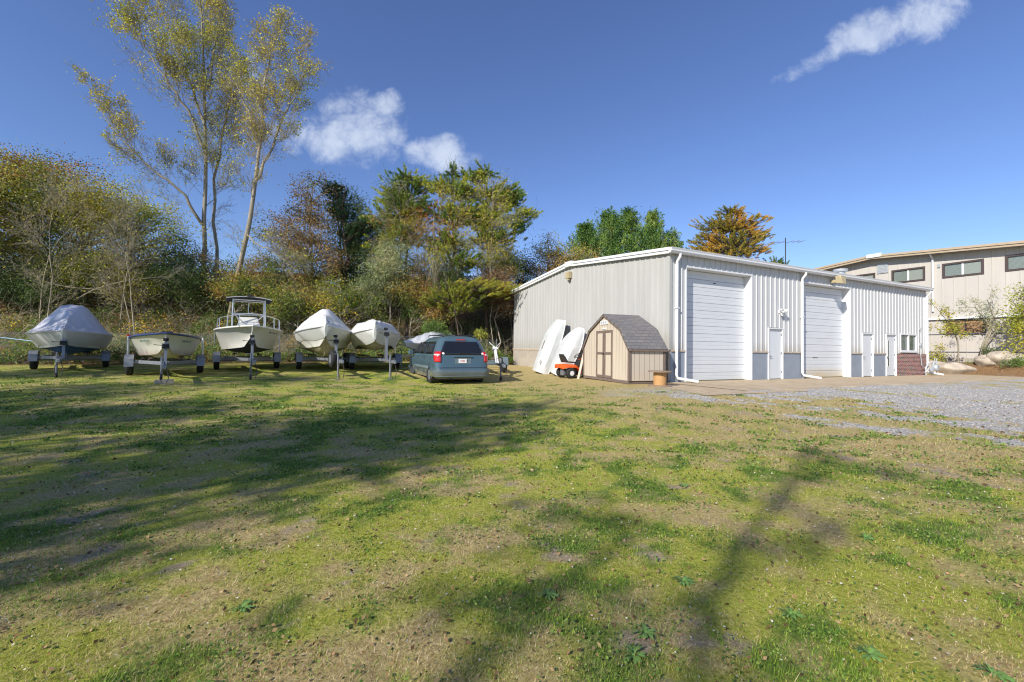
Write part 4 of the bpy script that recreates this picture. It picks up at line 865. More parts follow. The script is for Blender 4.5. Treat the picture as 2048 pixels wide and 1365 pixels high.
# 1: big wrapped boat, blue tree shade mixed into its wrap colour
F1 = (3.6, -3.9); loc1 = (-18.75, 18.3)
trailer('boat_trailer', loc1, F1, 5.2, 2.35, 'galvanised trailer under the leftmost blue bottomed wrapped boat', post_y=4.0, post_h=1.25)
boat('wrapped_boat', loc1, F1, Hs(*loc1), 'leftmost boat, tall shade-tinted shrink wrap peak over a blue bottom', L=6.4, B=2.5, z0=.58, zside=1.38, zbow=1.50, rake=.55, y0=-2.9, bottom_m='hull_blue',
     cover=([(0, 1.75, .2), (.15, 2.3, .25), (.3, 2.62, .34), (.55, 2.60, .26), (.72, 2.1, .05), (.88, 1.72, 0), (1, 1.56, 0)], 0, .5, 'wrap_shaded', 1.2), dead=.24, flare=.08)
# 2: open skiff with rust stains
F2 = (2.85, -3.6); loc2 = (-13.1, 16.3)
t2, _ = trailer('boat_trailer', loc2, F2, 4.5, 2.3, 'trailer with two white guide posts, one red capped, under the open skiff', post_y=3.35, post_h=1.25, guides=1.42, block=True)
sk, st, pt, shr = boat('open_skiff', loc2, F2, Hs(*loc2), 'open skiff with rust stained white hull and navy gunwale', L=5.0, B=2.05, z0=.60, zside=1.30, zbow=1.48, rake=.45, y0=-2.1, side_m='hull_rusty', bottom_m='bottom_grey', gunwale='gunwale_blue', dead=.10, flare=.12)
mb = MB(); mb.box(-.55, .35, -.6, -.1, 1.0, 1.50); mb.box(-.6, .6, .3, .62, .95, 1.22); mb.build('console', 'hull_white', sk, bevel=.03)
mb = MB(); mb.loft([[(-.16, -2.45, z), (.16, -2.45, z), (.18, -2.05, z), (-.18, -2.05, z)] for z in (.8, 1.35, 1.62, 1.68)]); mb.build('outboard_motor', 'dark', sk, bevel=.04)
for s_ in (-1, 1):
    t_ = .80; w_, c_, zs, zk, zc_ = st(t_); mtx = frame(pt(t_, s_ * (w_ + c_) / 2 * 1.10, (zs + zc_) / 2 + .13), (Vector(pt(.90, s_ * st(.90)[0], 0)) - Vector(pt(.70, s_ * st(.70)[0], 0))) * s_, Vector((s_ * 1.0, .62, -.28)))
    mtx.translation = Vector(mtx.translation) + Vector((s_, .5, 0)).normalized() * .03
    text('MS 541 AC' if s_ > 0 else 'MS 541 AC', .10, 'teal_ink', sk, mtx, 'registration_number', .004)
bx_, by_ = loc2[0] + F2[0] / math.hypot(*F2) * 4.5, loc2[1] + F2[1] / math.hypot(*F2) * 4.5
mb = MB(); mb.box(-.22, .22, -.12, .12, 0, .12); blk = mb.build('concrete_block', 'concrete', None, bevel=.01); blk.location = (bx_, by_, Hs(bx_, by_) + .0); blk.rotation_euler = (0, 0, math.atan2(F2[1], F2[0]) - math.pi / 2); tag(blk, 'flat concrete block under the jack of the skiff trailer', 'block')
# 3: centre console with T-top
F3 = (2.9, -4.4); loc3 = (-11.8, 19.2)
trailer('boat_trailer', loc3, F3, 5.3, 2.5, 'trailer with a swivel jack under the centre console boat', post_y=4.3, post_h=1.35, guides=None)
cc3, st, pt, shr = boat('centre_console_boat', loc3, F3, Hs(*loc3), 'open white centre console boat with T-top frame and bow rail', L=6.3, B=2.45, z0=.66, zside=1.58, zbow=1.76, rake=.6, y0=-2.7, side_m='hull_white', bottom_m='hull_black', gunwale='hull_white', dead=.18, flare=.15, beam_t=.55)
mb = MB(); mb.box(-.42, .42, -.35, .45, 1.2, 2.02); mb.loft([[(-.40, .1, 2.0), (.40, .1, 2.0), (.40, .4, 2.0), (-.40, .4, 2.0)], [(-.34, .0, 2.3), (.34, .0, 2.3), (.34, .1, 2.3), (-.34, .1, 2.3)]]); mb.build('console', 'hull_white', cc3, bevel=.03)
mb = MB(); zt_ = 3.05
for s_ in (-1, 1):
    mb.tube([(s_ * .62, .55, 1.35), (s_ * .62, .50, 2.2), (s_ * .60, .42, zt_)], .028, 8); mb.tube([(s_ * .62, -.45, 1.35), (s_ * .60, -.40, zt_)], .028, 8)
    mb.tube([(s_ * .62, .5, 2.45), (s_ * .16, .5, 1.98)], .02, 8); mb.tube([(s_ * .60, .42, zt_ - .02), (s_ * .60, -.9, zt_ - .02)], .024, 8)
for yy_, z_ in ((.5, 2.42), (.42, zt_ - .02), (-.4, zt_ - .02), (-.4, 2.42)): mb.tube([(-.60, yy_, z_), (.60, yy_, z_)], .022, 8)
mb.tube([(.0, -.38, zt_), (.0, -.38, 2.5)], .014, 6); mb.build('tower_frame', 'alu', cc3, smooth=True)
mb = MB(); mb.loft([[(x_, yy_, zt_ + .02 + .10 * (1 - (x_ / .85) ** 2)) for x_ in np.linspace(-.85, .85, 11)] + [(x_, yy_, zt_ - .005 + .10 * (1 - (x_ / .85) ** 2)) for x_ in np.linspace(.85, -.85, 11)] for yy_ in (-1.0, .75)])
tt = mb.build('canopy', 'decal', cc3)
mb = MB()
for yy_ in np.linspace(-.95, .76, 6): mb.tube([(x_, yy_, zt_ - .03 + .10 * (1 - (x_ / .85) ** 2)) for x_ in np.linspace(-.86, .86, 9)], .018, 6)
mb.box(-.10, .10, .72, .82, zt_ + .10, zt_ + .17); mb.build('canopy_rib', 'dark', tt)
mb = MB(); ry = [(t_, w_, zs) for w_, zs, t_ in shr if .5 < t_]; rail = [pt(t_, -w_ * .93, zs + .02 + .42 * min(1, (t_ - .5) * 8)) for t_, w_, zs in ry] + [pt(t_, w_ * .93, zs + .02 + .42 * min(1, (t_ - .5) * 8)) for t_, w_, zs in ry][::-1]; mb.tube(rail, .016, 6)
for t_ in (.58, .70, .82, .92):
    w_, _, zs, _, _ = st(t_)
    for s_ in (-1, 1): mb.tube([pt(t_ + .02, s_ * w_ * .93, zs), pt(t_, s_ * w_ * .92, zs + .43 * min(1, (t_ - .5) * 8))], .013, 6)
mb.build('bow_rail', 'alu', cc3, smooth=True)
t_ = .84; w_, c_, zs, zk, zc_ = st(t_); mtx = frame(Vector(pt(t_, -(w_ * .9 + c_ * .1), zs - .17)) + Vector((-.04, .03, 0)), Vector(pt(.76, -st(.76)[0], 0)) - Vector(pt(.92, -st(.92)[0], 0)), Vector((-.8, .75, -.3))); text('MS 718 AF', .11, 'ink', cc3, mtx, 'registration_number', .004)
# 4: white wrapped with a peak
F4 = (2.55, -4.4); loc4 = (-8.75, 20.0)
trailer('boat_trailer', loc4, F4, 4.9, 2.3, 'trailer with an upright spare wheel near its tongue, under a wrapped boat', post_y=3.9, post_h=1.4, jack='foot', spare=True)
b4, st, pt, shr = boat('wrapped_boat', loc4, (2.0, -4.4), Hs(*loc4), 'boat in white shrink wrap with a pointed hump and cream bottom', L=6.3, B=2.45, z0=.62, zside=1.50, zbow=1.80, rake=.6, y0=-2.7, bottom_m='bottom_grey',
     cover=([(0, 2.0, .3), (.22, 2.45, .30), (.42, 2.72, .16), (.52, 2.70, .10), (.64, 2.32, .10), (.80, 2.20, .06), (.92, 2.05, .0), (1, 1.88, 0)], 0, .42, 'wrap', .82), dead=.28, flare=.12)
# 5: low wrapped boat
F5 = (2.0, -4.1); loc5 = (-6.45, 20.2)
trailer('boat_trailer', loc5, F5, 4.4, 2.25, 'trailer with an amber side marker and rusty swivel jack, beside the van', post_y=3.2, post_h=1.75, jack='foot')
b5, st, pt, shr = boat('wrapped_boat', loc5, (1.35, -4.2), Hs(*loc5), 'low flat topped boat in white shrink wrap next to the van', L=5.2, B=2.25, z0=.85, zside=1.42, zbow=1.78, rake=.45, y0=-2.4, bottom_m='bottom_grey',
     cover=([(0, 1.8, .5), (.2, 2.02, .62), (.5, 2.08, .66), (.75, 2.10, .5), (.90, 2.10, .4), (1, 2.02, 0)], 0, .5, 'wrap', .7), dead=.22, flare=.10)
# 6: small one half hidden behind the van
loc6 = (-4.15, 23.6); F6 = (-1.05, -2.4)
trailer('boat_trailer', loc6, F6, 2.9, 1.9, 'low trailer behind the van, under the small covered boat', jack='foot')
boat('wrapped_boat', loc6, F6, Hs(*loc6), 'small boat with a sloping grey cover half hidden behind the van', L=4.6, B=1.9, z0=.55, zside=1.02, zbow=1.15, rake=.4, y0=-2.2, bottom_m='gunwale_blue',
     cover=([(0, 1.5, .1), (.3, 1.85, .05), (.6, 1.70, .0), (1, 1.18, 0)], 0, .25, 'wrap', 1.0), dead=.2, flare=.1)
# 7: empty trailer to the right of the van
loc7 = (-1.15, 21.1); F7 = (.8, -4.4)
t7, _ = trailer('boat_trailer', loc7, F7, 4.4, 1.8, 'empty trailer with white winch stand and swivel jack wheel, right of the van', jack='wheel', mtl='van_dark')
mb = MB(); mb.bar((0, 2.7, .5), (.05, 2.3, 1.25), .05); mb.bar((0, 3.3, .5), (.0, 2.5, 1.1), .05); mb.bar((.03, 2.4, 1.2), (.26, 2.3, 1.42), .022); mb.bar((.03, 2.4, 1.15), (-.22, 2.3, 1.40), .022); mb.cyl((-.1, 2.4, 1.15), (.12, 2.4, 1.15), .06, 12); mb.build('winch_stand', 'white_trim', t7)
# boat rope
mb = MB(); mb.tube([(-31.5, 22.0, 2.0), (-25, 20.4, 1.45), (-20.6, 19.0, 1.15)], .02, 6); tag(mb.build('rope', 'rope'), 'pale blue rope stretched from the bushes to the leftmost boat', 'rope')
# ---------------------------------------------------------------- chain link fence
def fence():
    pts = [(-31, 17.0), (-25, 19.3), (-19, 22.2), (-13, 24.0), (-7, 25.9), (-1.0, 27.8)]
    f = root('chain_link_fence', (pts[0][0], pts[0][1], 0), 0, 'chain link fence running behind the row of boats', 'fence')
    o = Vector((pts[0][0], pts[0][1], 0)); polys = []; hgt = 1.5
    for a_, b_ in zip(pts[:-1], pts[1:]):
        n = max(2, int(math.dist(a_, b_) / 2.4))
        for i in range(n): polys.append(bil(a_, b_, i / n))
    polys.append(pts[-1])
    for p in polys:
        z = Hs(*p); MB().cyl((p[0] - o.x, p[1] - o.y, z - .1), (p[0] - o.x, p[1] - o.y, z + hgt + .08), .03, 8).build('post', 'galv', f)
    mb = MB(); mb.tube([(p[0] - o.x, p[1] - o.y, Hs(*p) + hgt) for p in polys], .008, 5); mb.build('tension_wire', 'galv', f)
    V_ = []; P_ = []
    cum = [0]
    for a_, b_ in zip(polys[:-1], polys[1:]): cum.append(cum[-1] + math.dist(a_, b_))
    px_ = np.interp; X_ = [p[0] for p in polys]; Y_ = [p[1] for p in polys]; Zs = [Hs(*p) for p in polys]
    s0 = 0
    while s0 < cum[-1] - .1:
        for dr_ in (1, -1):
            q = []
            for k in range(4):
                s_ = s0 + (dr_ * k / 3 * hgt if dr_ > 0 else hgt - k / 3 * hgt); s_ = min(max(s_, 0), cum[-1]); q.append((np.interp(s_, cum, X_) - o.x, np.interp(s_, cum, Y_) - o.y, np.interp(s_, cum, Zs) + k / 3 * hgt))
            P_.append(q)
        s0 += .10
    V2, F2_ = tubes(np.array(P_), np.full((len(P_), 4), .0028), 3); npmesh('mesh', V2, F2_, 'galv', f)
def tubes(P, Rr, n):
    """P (M,K,3) polylines, Rr (M,K) radii -> tube quads"""
    M_, K, _ = P.shape; T_ = np.gradient(P, axis=1); T_ /= np.linalg.norm(T_, axis=2, keepdims=True) + 1e-9
    ref = np.tile(np.array([.31, .52, .79]), (M_, K, 1)); ref[np.abs((T_ * ref).sum(2)) > .95] = (1, 0, 0)
    X = np.cross(T_, ref); X /= np.linalg.norm(X, axis=2, keepdims=True) + 1e-9; Y = np.cross(T_, X)
    an = np.arange(n) * 2 * np.pi / n; V_ = P[:, :, None, :] + Rr[:, :, None, None] * (X[:, :, None, :] * np.cos(an)[None, None, :, None] + Y[:, :, None, :] * np.sin(an)[None, None, :, None])
    base = (np.arange(M_) * K * n)[:, None, None] + (np.arange(K - 1) * n)[None, :, None] + np.arange(n)[None, None, :]
    nxt = (np.arange(M_) * K * n)[:, None, None] + (np.arange(K - 1) * n)[None, :, None] + ((np.arange(n) + 1) % n)[None, None, :]
    return V_.reshape(-1, 3), np.stack([base, nxt, nxt + n, base + n], -1).reshape(-1, 4)
fence()
# TV aerial behind the warehouse
az_ = P3(1571, 476, 34); ar = root('tv_aerial', (az_[0], az_[1], 4.0), 0, 'thin television aerial mast standing behind the warehouse roof', 'aerial')
mb = MB(); mb.cyl((0, 0, 0), (0, 0, az_[2] - 4.0), .035, 8); mb.build('mast', 'dark', ar)
mb = MB(); h_ = az_[2] - 4.0 - .35; mb.tube([(-1.2, .3, h_), (1.2, -.3, h_)], .018, 6)
for q in (-1.1, -.7, -.3, .3, .7, 1.1): mb.tube([(q, -.25 * q - .5, h_), (q, -.25 * q + .5, h_)], .012, 5)
mb.tube([(-1.2, .3, h_), (-.6, .1, h_ - .22)], .012, 5); mb.build('antenna', 'galv', ar)
# far houses seen through the trees
hp = root('hilltop_house', (-9.5, 46, 5.0), .1, 'cream building with low white roof glimpsed behind the pines', 'house')
mb = MB(); mb.box(-6.5, 6.5, 0, 8, -2, 3.6); mb.build('wall', 'cream', hp)
mb = MB(); mb.loft([[(x_, -.5, 3.5), (x_, 4, 4.5), (x_, 8.5, 3.5), (x_, 8.5, 3.7), (x_, 4, 4.75), (x_, -.5, 3.7)] for x_ in (-7, 7)]); mb.build('roof', 'white_trim', hp)
mb = MB()
for q in (-4.5, -1.2, 2.2): mb.box(q, q + 1.3, -.03, -.003, 1.4, 2.6)
mb.build('window', 'glass_dark', hp)
hp = root('hilltop_shed', (-25.6, 46, 4.3), .05, 'red roofed low shed glimpsed through the tall tree', 'shed')
mb = MB(); mb.box(-2.8, 2.8, 0, 4, -1, 3.5); mb.build('wall', 'weathered', hp); mb = MB(); mb.loft([[(x_, -.3, 3.45), (x_, 2, 5.0), (x_, 4.3, 3.45), (x_, 4.3, 3.55), (x_, 2, 5.12), (x_, -.3, 3.55)] for x_ in (-3.1, 3.1)]); mb.build('roof', 'red_roof', hp)
# ---------------------------------------------------------------- boulders
def boulder(px, py, Z, sx_, sy_, sz_, seed, label):
    r_ = np.random.default_rng(seed); p = P3(px, py, Z); z = Hs(p[0], p[1]); n, m_ = 26, 16; dirs = []
    for j in range(m_ + 1):
        th = math.pi * j / m_
        for i in range(n): ph = 2 * math.pi * i / n; dirs.append((math.sin(th) * math.cos(ph), math.sin(th) * math.sin(ph), math.cos(th)))
    D = np.array(dirs); rad = np.ones(len(D))
    pl_ = r_.normal(size=(16, 3)); pl_ /= np.linalg.norm(pl_, axis=1, keepdims=True); off = r_.uniform(.78, 1.0, 16)
    dd = D @ pl_.T; rad = np.min(np.where(dd > .05, off / np.maximum(dd, .05), 9), axis=1); rad = np.minimum(rad, 1.12)
    rad *= 1 + .04 * np.sin(D @ np.array([5, 3, 4.])) + .09 * (fbm(D[:, 0] * 3 + seed, D[:, 1] * 3 + D[:, 2] * 2, 4) - .5) ; V_ = D * rad[:, None] * np.array([sx_, sy_, sz_]); V_[:, 2] += sz_ * .55
    F_ = [(j * n + i, j * n + (i + 1) % n, (j + 1) * n + (i + 1) % n, (j + 1) * n + i) for j in range(m_) for i in range(n)]
    o = npmesh('boulder', V_, np.array(F_), 'rock', smooth=True, loc=(p[0], p[1], z - sz_ * .12)); o.rotation_euler = (0, 0, r_.uniform(-.4, .4)); tag(o, label, 'boulder', 'boulders along the yard edge')
    s_ = o.modifiers.new('s', 'SUBSURF'); s_.levels = s_.render_levels = 1
boulder(1872, 742, 26.6, .85, .7, .52, 1, 'boulder nearest the gas meter, partly behind the meter pipes')
boulder(1908, 742, 26.0, .92, .7, .48, 2, 'long pale boulder second from the warehouse corner')
boulder(1974, 745, 25.4, .55, .5, .42, 3, 'smallest boulder, whitish with weeds over it')
boulder(2003, 746, 25.0, .68, .6, .50, 4, 'rounded boulder left of the rightmost one')
boulder(2028, 750, 24.6, .62, .5, .34, 5, 'low rightmost boulder at the edge of the bushes')
# ---------------------------------------------------------------- vegetation
LM = dict(
 rusty=leafmat('rusty vine leaves', [(.12, .13, .035), (.30, .18, .07), (.44, .27, .10), (.24, .28, .05)]),
 pine_lime=leafmat('lime pine needles', [(.08, .14, .025), (.20, .26, .035), (.38, .38, .05), (.50, .36, .05)], .6, .25),
 olive=leafmat('olive leaves', [(.09, .15, .02), (.22, .27, .035), (.44, .42, .06), (.58, .46, .07)]),
 yellow_green=leafmat('yellow green leaves', [(.16, .22, .03), (.42, .44, .05), (.62, .54, .07), (.40, .30, .05)]),
 rust=leafmat('rust leaves', [(0.189, 0.047, 0.020), (0.405, 0.149, 0.034), (0.513, 0.297, 0.054), (0.162, 0.162, 0.027)]),
 mixed=leafmat('mixed autumn leaves', [(.07, .12, .025), (.16, .23, .04), (.36, .36, .06), (.36, .17, .05), (.52, .38, .10)]),
 green=leafmat('green leaves', [(.045, .10, .02), (.10, .19, .035), (.19, .30, .055), (.28, .36, .08)]),
 dark_green=leafmat('dark green leaves', [(.05, .09, .025), (.09, .15, .04), (.17, .23, .06)]),
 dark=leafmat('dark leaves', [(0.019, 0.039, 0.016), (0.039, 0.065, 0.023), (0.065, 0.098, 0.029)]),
 brown=leafmat('dead leaves', [(.10, .055, .03), (.22, .13, .06), (.38, .25, .12), (.48, .34, .18)]),
 yellow=leafmat('yellow vine leaves', [(0.632, 0.287, 0.023), (0.800, 0.483, 0.034), (0.800, 0.632, 0.069)]),
 pine=leafmat('pine needles', [(.045, .11, .03), (.11, .20, .035), (.28, .36, .05), (.54, .50, .07)], .6, .25),
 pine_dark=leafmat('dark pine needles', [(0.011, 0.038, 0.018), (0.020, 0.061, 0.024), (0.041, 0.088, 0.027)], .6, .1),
 pine_gold=leafmat('golden pine needles', [(.14, .17, .025), (.36, .29, .04), (.60, .36, .05), (.62, .30, .05)], .6, .2),
 cedar=leafmat('cedar sprays', [(.05, .11, .025), (.10, .20, .04), (.19, .30, .06), (.26, .30, .07)], .6, .2),
 grass=leafmat('grass blades', [(.07, .16, .02), (.18, .31, .035), (.38, .46, .06), (.48, .36, .14), (.66, .52, .25), (.84, .72, .46)], .7, .25),
 pale=leafmat('silvery shrub leaves', [(0.135, 0.189, 0.068), (0.297, 0.351, 0.149), (0.459, 0.486, 0.243), (0.405, 0.270, 0.108)]),
)
def leaves(C, size, aspect=.5, dirs=None, jit=.35, r_=rng):
    C = np.asarray(C); n = len(C); tdir = r_.normal(size=(n, 3)) if dirs is None else np.asarray(dirs) + r_.normal(size=(n, 3)) * jit
    tdir /= np.linalg.norm(tdir, axis=1, keepdims=True) + 1e-9; w = np.cross(tdir, r_.normal(size=(n, 3))); w /= np.linalg.norm(w, axis=1, keepdims=True) + 1e-9
    s = (size if np.ndim(size) else np.full(n, size)) * r_.uniform(.6, 1.25, n); t_ = tdir * s[:, None] / 2; w = w * (s * aspect / 2)[:, None]
    V_ = np.stack([C - t_, C - t_ * .1 + w, C + t_, C - t_ * .1 - w], 1).reshape(-1, 3); return V_, np.arange(4 * n).reshape(n, 4)
class Tree:
    def __init__(s, seed): s.r = np.random.default_rng(seed); s.w = []; s.c = []; s.mains = []
    def limb(s, p0, p1, r0, r1, wob=.08, sag=0., K=5):
        p0, p1 = np.array(p0, float), np.array(p1, float); L_ = np.linalg.norm(p1 - p0) + 1e-6; t_ = np.linspace(0, 1, K)[:, None]
        P = p0 + (p1 - p0) * t_; P += s.r.normal(size=(K, 3)) * wob * L_ * np.sin(t_ * np.pi) * .6; P[:, 2] += sag * L_ * (np.sin(t_[:, 0] * np.pi)); 
        s.w.append((P, np.linspace(r0, r1, K))); return P
    def spawn(s, P, r, n, length, levels, ang=.8, up=.25, t0=.25, thin=.55, ratio=.55, leaf=3, tip=True, lo=.004):
        d_all = np.diff(P, axis=0)
        for i in range(n):
            t_ = t0 + (1 - t0) * ((i + s.r.random()) / n); f = t_ * (len(P) - 1); k = min(int(f), len(P) - 2); p = P[k] + d_all[k] * (f - k); d = d_all[k] / (np.linalg.norm(d_all[k]) + 1e-9)
            q = s.r.normal(size=3); q -= d * q.dot(d); q /= np.linalg.norm(q) + 1e-9; a_ = ang * s.r.uniform(.6, 1.25); nd = d * math.cos(a_) + q * math.sin(a_); nd[2] += up; nd /= np.linalg.norm(nd)
            L_ = length * s.r.uniform(.6, 1.3) * (1 - .35 * t_); rr = max(lo, r * thin * (1 - .4 * t_))
            Q = s.limb(p, p + nd * L_, rr, max(lo * .6, rr * .35), .10, .04)
            if levels > 1: s.spawn(Q, rr, max(2, int(n * .75)), length * ratio, levels - 1, ang, up, .2, thin, ratio, leaf, tip, lo)
            else:
                for _ in range(leaf): s.c.append(Q[s.r.integers(1, len(Q))] + s.r.normal(size=3) * .10)
    def clumps(s, trunk, ell, n, per, r_cl, rt, shell=.55, flat=.8, limbs=True, twigs=3):
        """fill ellipsoids with leaf clumps on curved limbs"""
        out = []
        vol = np.array([e_[1][0] * e_[1][1] * e_[1][2] for e_ in ell]); cnt = np.maximum(1, (n * vol / vol.sum())).astype(int)
        for (c, rad), m_ in zip(ell, cnt):
            d = s.r.normal(size=(m_, 3)); d /= np.linalg.norm(d, axis=1, keepdims=True); rr = s.r.random(m_) ** (1 - shell) ; rr = shell * .4 + (1 - shell * .4) * rr
            q = np.array(c) + d * rr[:, None] * np.array(rad) * s.r.uniform(.85, 1.15, (m_, 1))
            for p in q:
                if limbs:
                    k = np.argmin(np.abs(trunk[:, 2] - (p[2] - .45 * np.linalg.norm(p[:2] - trunk[:, :2].mean(0))))); Q = s.limb(trunk[k], p, rt, .010, .10, .05)
                    for _ in range(twigs): s.limb(Q[s.r.integers(2, 5)], p + s.r.normal(size=3) * r_cl, .010, .004, .1)
                m2 = max(3, int(per * 1.6 * s.r.uniform(.4, 1.6))); out.append(p + s.r.normal(size=(m2, 3)) * r_cl * np.array([1, 1, flat]) * s.r.uniform(.7, 1.3))
        return np.concatenate(out)
    def wood(s, name, m, parent, o, thick=.03):
        sets = {}
        for P, r_ in s.w: sets.setdefault((len(P), 7 if r_[0] > .05 else 5 if r_[0] > .018 else 3), []).append((P, r_))
        VV, FF, k = [], [], 0
        for (K, n), l_ in sets.items():
            V_, F_ = tubes(np.array([q[0] for q in l_]), np.array([q[1] for q in l_]), n); VV.append(V_); FF.append(F_ + k); k += len(V_)
        return npmesh(name, np.concatenate(VV) - o, np.concatenate(FF), m, parent, smooth=True)
def leafobj(name, C, size, m, parent, o, aspect=.5, dirs=None, jit=.35, vfn=None, r_=rng):
    V_, F_ = leaves(C, size, aspect, dirs, jit, r_); v = r_.random(len(C)) if vfn is None else np.clip(vfn(C) + r_.normal(size=len(C)) * .16, 0, 1)
    return npmesh(name, V_ - o, F_, LM[m], parent, v=np.repeat(v, 4))
def patchv(sc, off=0): return lambda C: .5 + 1.5 * (fbm(C[:, 0] / sc + off, C[:, 2] / sc + C[:, 1] * .3 / sc + off, 3) - .5)
def newtree(name, base, label, cat='tree', group=None):
    o = np.array(base, float); return root(name, tuple(o), 0, label, cat, group), o
def gp(px, Z, dz=0):
    v = direction(px, 690); X = v.x / v.y * Z; return np.array([X, Z, Hs(X, Z) + dz])
def trunkline(a_, b_, K=9, wob=.15, r_=rng):
    t_ = np.linspace(0, 1, K)[:, None]; P = np.array(a_) + (np.array(b_) - np.array(a_)) * t_; P[1:-1] += r_.normal(size=(K - 2, 3)) * wob * np.array([1, 1, .2]); return P
def bushy(name, px, Z, ell_px, label, leafm, n, per, r_cl, size, tr=.12, bark='bark', group=None, cat='tree', seed=1, lean=0, depth=1.0, extra=None, vs=1.6, limbs=True, base_dz=-.2):
    """ell_px: list of (px, py, rx, ry) in picture units, turned into real crown lobes at distance Z"""
    t_ = Tree(seed); b_ = gp(px, Z, base_dz); r_, o = newtree(name, b_, label, cat, group); k = Z / 858.8
    ell = []
    for e_ in ell_px:
        zz = Z + (e_[4] if len(e_) > 4 else 0); c = P3(e_[0], e_[1], zz); ell.append((c, (e_[2] * k, (e_[2] + e_[3]) / 2 * k * depth, e_[3] * k)))
    topc = max(ell, key=lambda q: q[0][2] + q[1][2]); top = topc[0] + np.array([0, 0, topc[1][2] * .55])
    T_ = trunkline(b_, top, 9, .12, t_.r); t_.w.append((T_, np.linspace(tr, .03, 9)))
    C = t_.clumps(T_, ell, n, per, r_cl, tr * .28, limbs=limbs)
    t_.wood('trunk', bark, r_, o); leafobj('crown', C, size, leafm, r_, o, vfn=patchv(vs, seed), r_=t_.r)
    if extra:
        for (m2, frac, sz2, ep) in extra:
            zz = Z - .8; cc = []
            for e_ in ep: c = P3(e_[0], e_[1], zz); m_ = int(frac); q = t_.r.normal(size=(m_, 3)) * np.array([e_[2] * k, .5, e_[3] * k]) * .6 + c; cc.append(q)
            leafobj('vine_leaves', np.concatenate(cc), sz2, m2, r_, o, r_=t_.r)
    return r_
# --- the tall thin-crowned trees, traced trunk by trunk at their own distance
def tall(name, label, Z, mains, leafn, size, m, seed, tr, vtop=None, group=None, nb=(7, 1.7, 3), leafsz=.13):
    t_ = Tree(seed); b_ = P3(mains[0][0][0], mains[0][0][1], Z); b_[2] = min(b_[2], Hs(b_[0], b_[1])) - .2; r_, o = newtree(name, b_, label, 'tree', group); k = Z / 858.8
    for j, (*pts, r0, r1, lv, n, ln) in [(j, q) for j, q in enumerate(mains)]:
        pts = np.array([P3(x, y, Z + dz) for x, y, dz in pts])
        if j == 0: pts[0] = b_
        s_ = np.linspace(0, len(pts) - 1, 14); P = np.stack([np.interp(s_, range(len(pts)), pts[:, i]) for i in range(3)], 1)
        P[1:-1] = (P[:-2] + P[1:-1] * 2 + P[2:]) / 4; P[1:-1] += t_.r.normal(size=(12, 3)) * .06
        t_.w.append((P, np.linspace(r0, r1, 14))); t_.spawn(P, r0 * .3, 13, ln * .9, 3, .9, .15, .08, .35, .5, 1, lo=.006); t_.spawn(P, r0 * .40, int(n * 1.15), ln * 1.05, lv + 1, .58, .28, .15 if j else .30, .45, .58, leafn, lo=.0055)
    C = np.array(t_.c); 
    if vtop is not None: keep = t_.r.random(len(C)) < .19 * vtop(C, o); C = C[keep]
    C = np.repeat(C, 3, 0) + t_.r.normal(size=(len(C) * 3, 3)) * .11
    t_.wood('trunk', 'bark', r_, o); leafobj('crown', C, leafsz, m, r_, o, vfn=patchv(2.5, seed), r_=t_.r, aspect=.55); return len(t_.w), len(C)
ZT = 28.0
A1 = [(408, 614, 0), (409, 540, 0), (408, 464, 0), (411, 338, .3), (408, 242, .2), (416, 121, .6), (400, 20, .5), (392, -60, .6), .17, .025, 3, 12, 2.9]
A2 = [(404, 449, 0), (377, 396, -.5), (338, 362, -1), (290, 324, -1.5), (242, 280, -2), (200, 215, -2), .10, .015, 3, 10, 2.0]
A3 = [(409, 300, 0), (372, 208, -1), (333, 164, -1.5), (290, 97, -2), (270, 20, -2), .09, .015, 3, 10, 2.2]
A4 = [(410, 250, 0), (380, 170, 1), (358, 111, 1.5), (325, 30, 2), (300, -60, 2), .09, .015, 3, 10, 2.2]
A5 = [(415, 180, 0), (430, 90, .5), (450, 10, 1), (455, -60, 1), .08, .015, 3, 9, 2.0]
vt_ = lambda C, o: np.clip(.40 + .8 * sm(o[2] + 9, o[2] + 20, C[:, 2]), 0, 1)
cnt = [tall('tall_tree', 'tallest tree left of the T-top boat, sparse yellow green crown leaving the frame', ZT, [A1, A2, A3, A4, A5], 4, .1, 'yellow_green', 11, .26, vt_)]
B1 = [(436, 590, .8), (430, 480, .8), (427, 387, .8), (437, 290, .6), (454, 242, .8), (466, 169, 1), (470, 90, 1), .12, .02, 3, 12, 2.2]
cnt.append(tall('tall_tree', 'second thin trunk close behind the tallest tree', ZT, [B1], 4, .1, 'yellow_green', 12, .17, lambda C, o: np.clip(.35 + .5 * sm(o[2] + 8, o[2] + 16, C[:, 2]), 0, 1)))
C1 = [(456, 612, -1.5), (488, 483, -1.2), (507, 387, -1), (522, 290, -.8), (520, 193, -.6), (536, 135, -.5), (548, 60, -.5), .155, .02, 3, 12, 2.2]
C2 = [(507, 367, -1), (541, 309, -.7), (565, 242, -.5), (594, 184, -.3), (615, 130, 0), .10, .014, 3, 10, 1.9]
C3 = [(520, 300, -.8), (500, 230, .5), (480, 190, 1), (470, 150, 1.2), .06, .012, 3, 8, 1.6]
C4 = [(494, 470, -1.2), (540, 500, -2), (590, 540, -2.4), .05, .01, 2, 8, 1.3]
cnt.append(tall('leaning_tree', 'leaning forked grey tree behind the T-top boat', ZT - 1.5, [C1, C2, C3, C4], 3, .1, 'yellow_green', 13, .2, lambda C, o: np.clip(.35 + .5 * sm(o[2] + 8, o[2] + 15, C[:, 2]), 0, 1)))
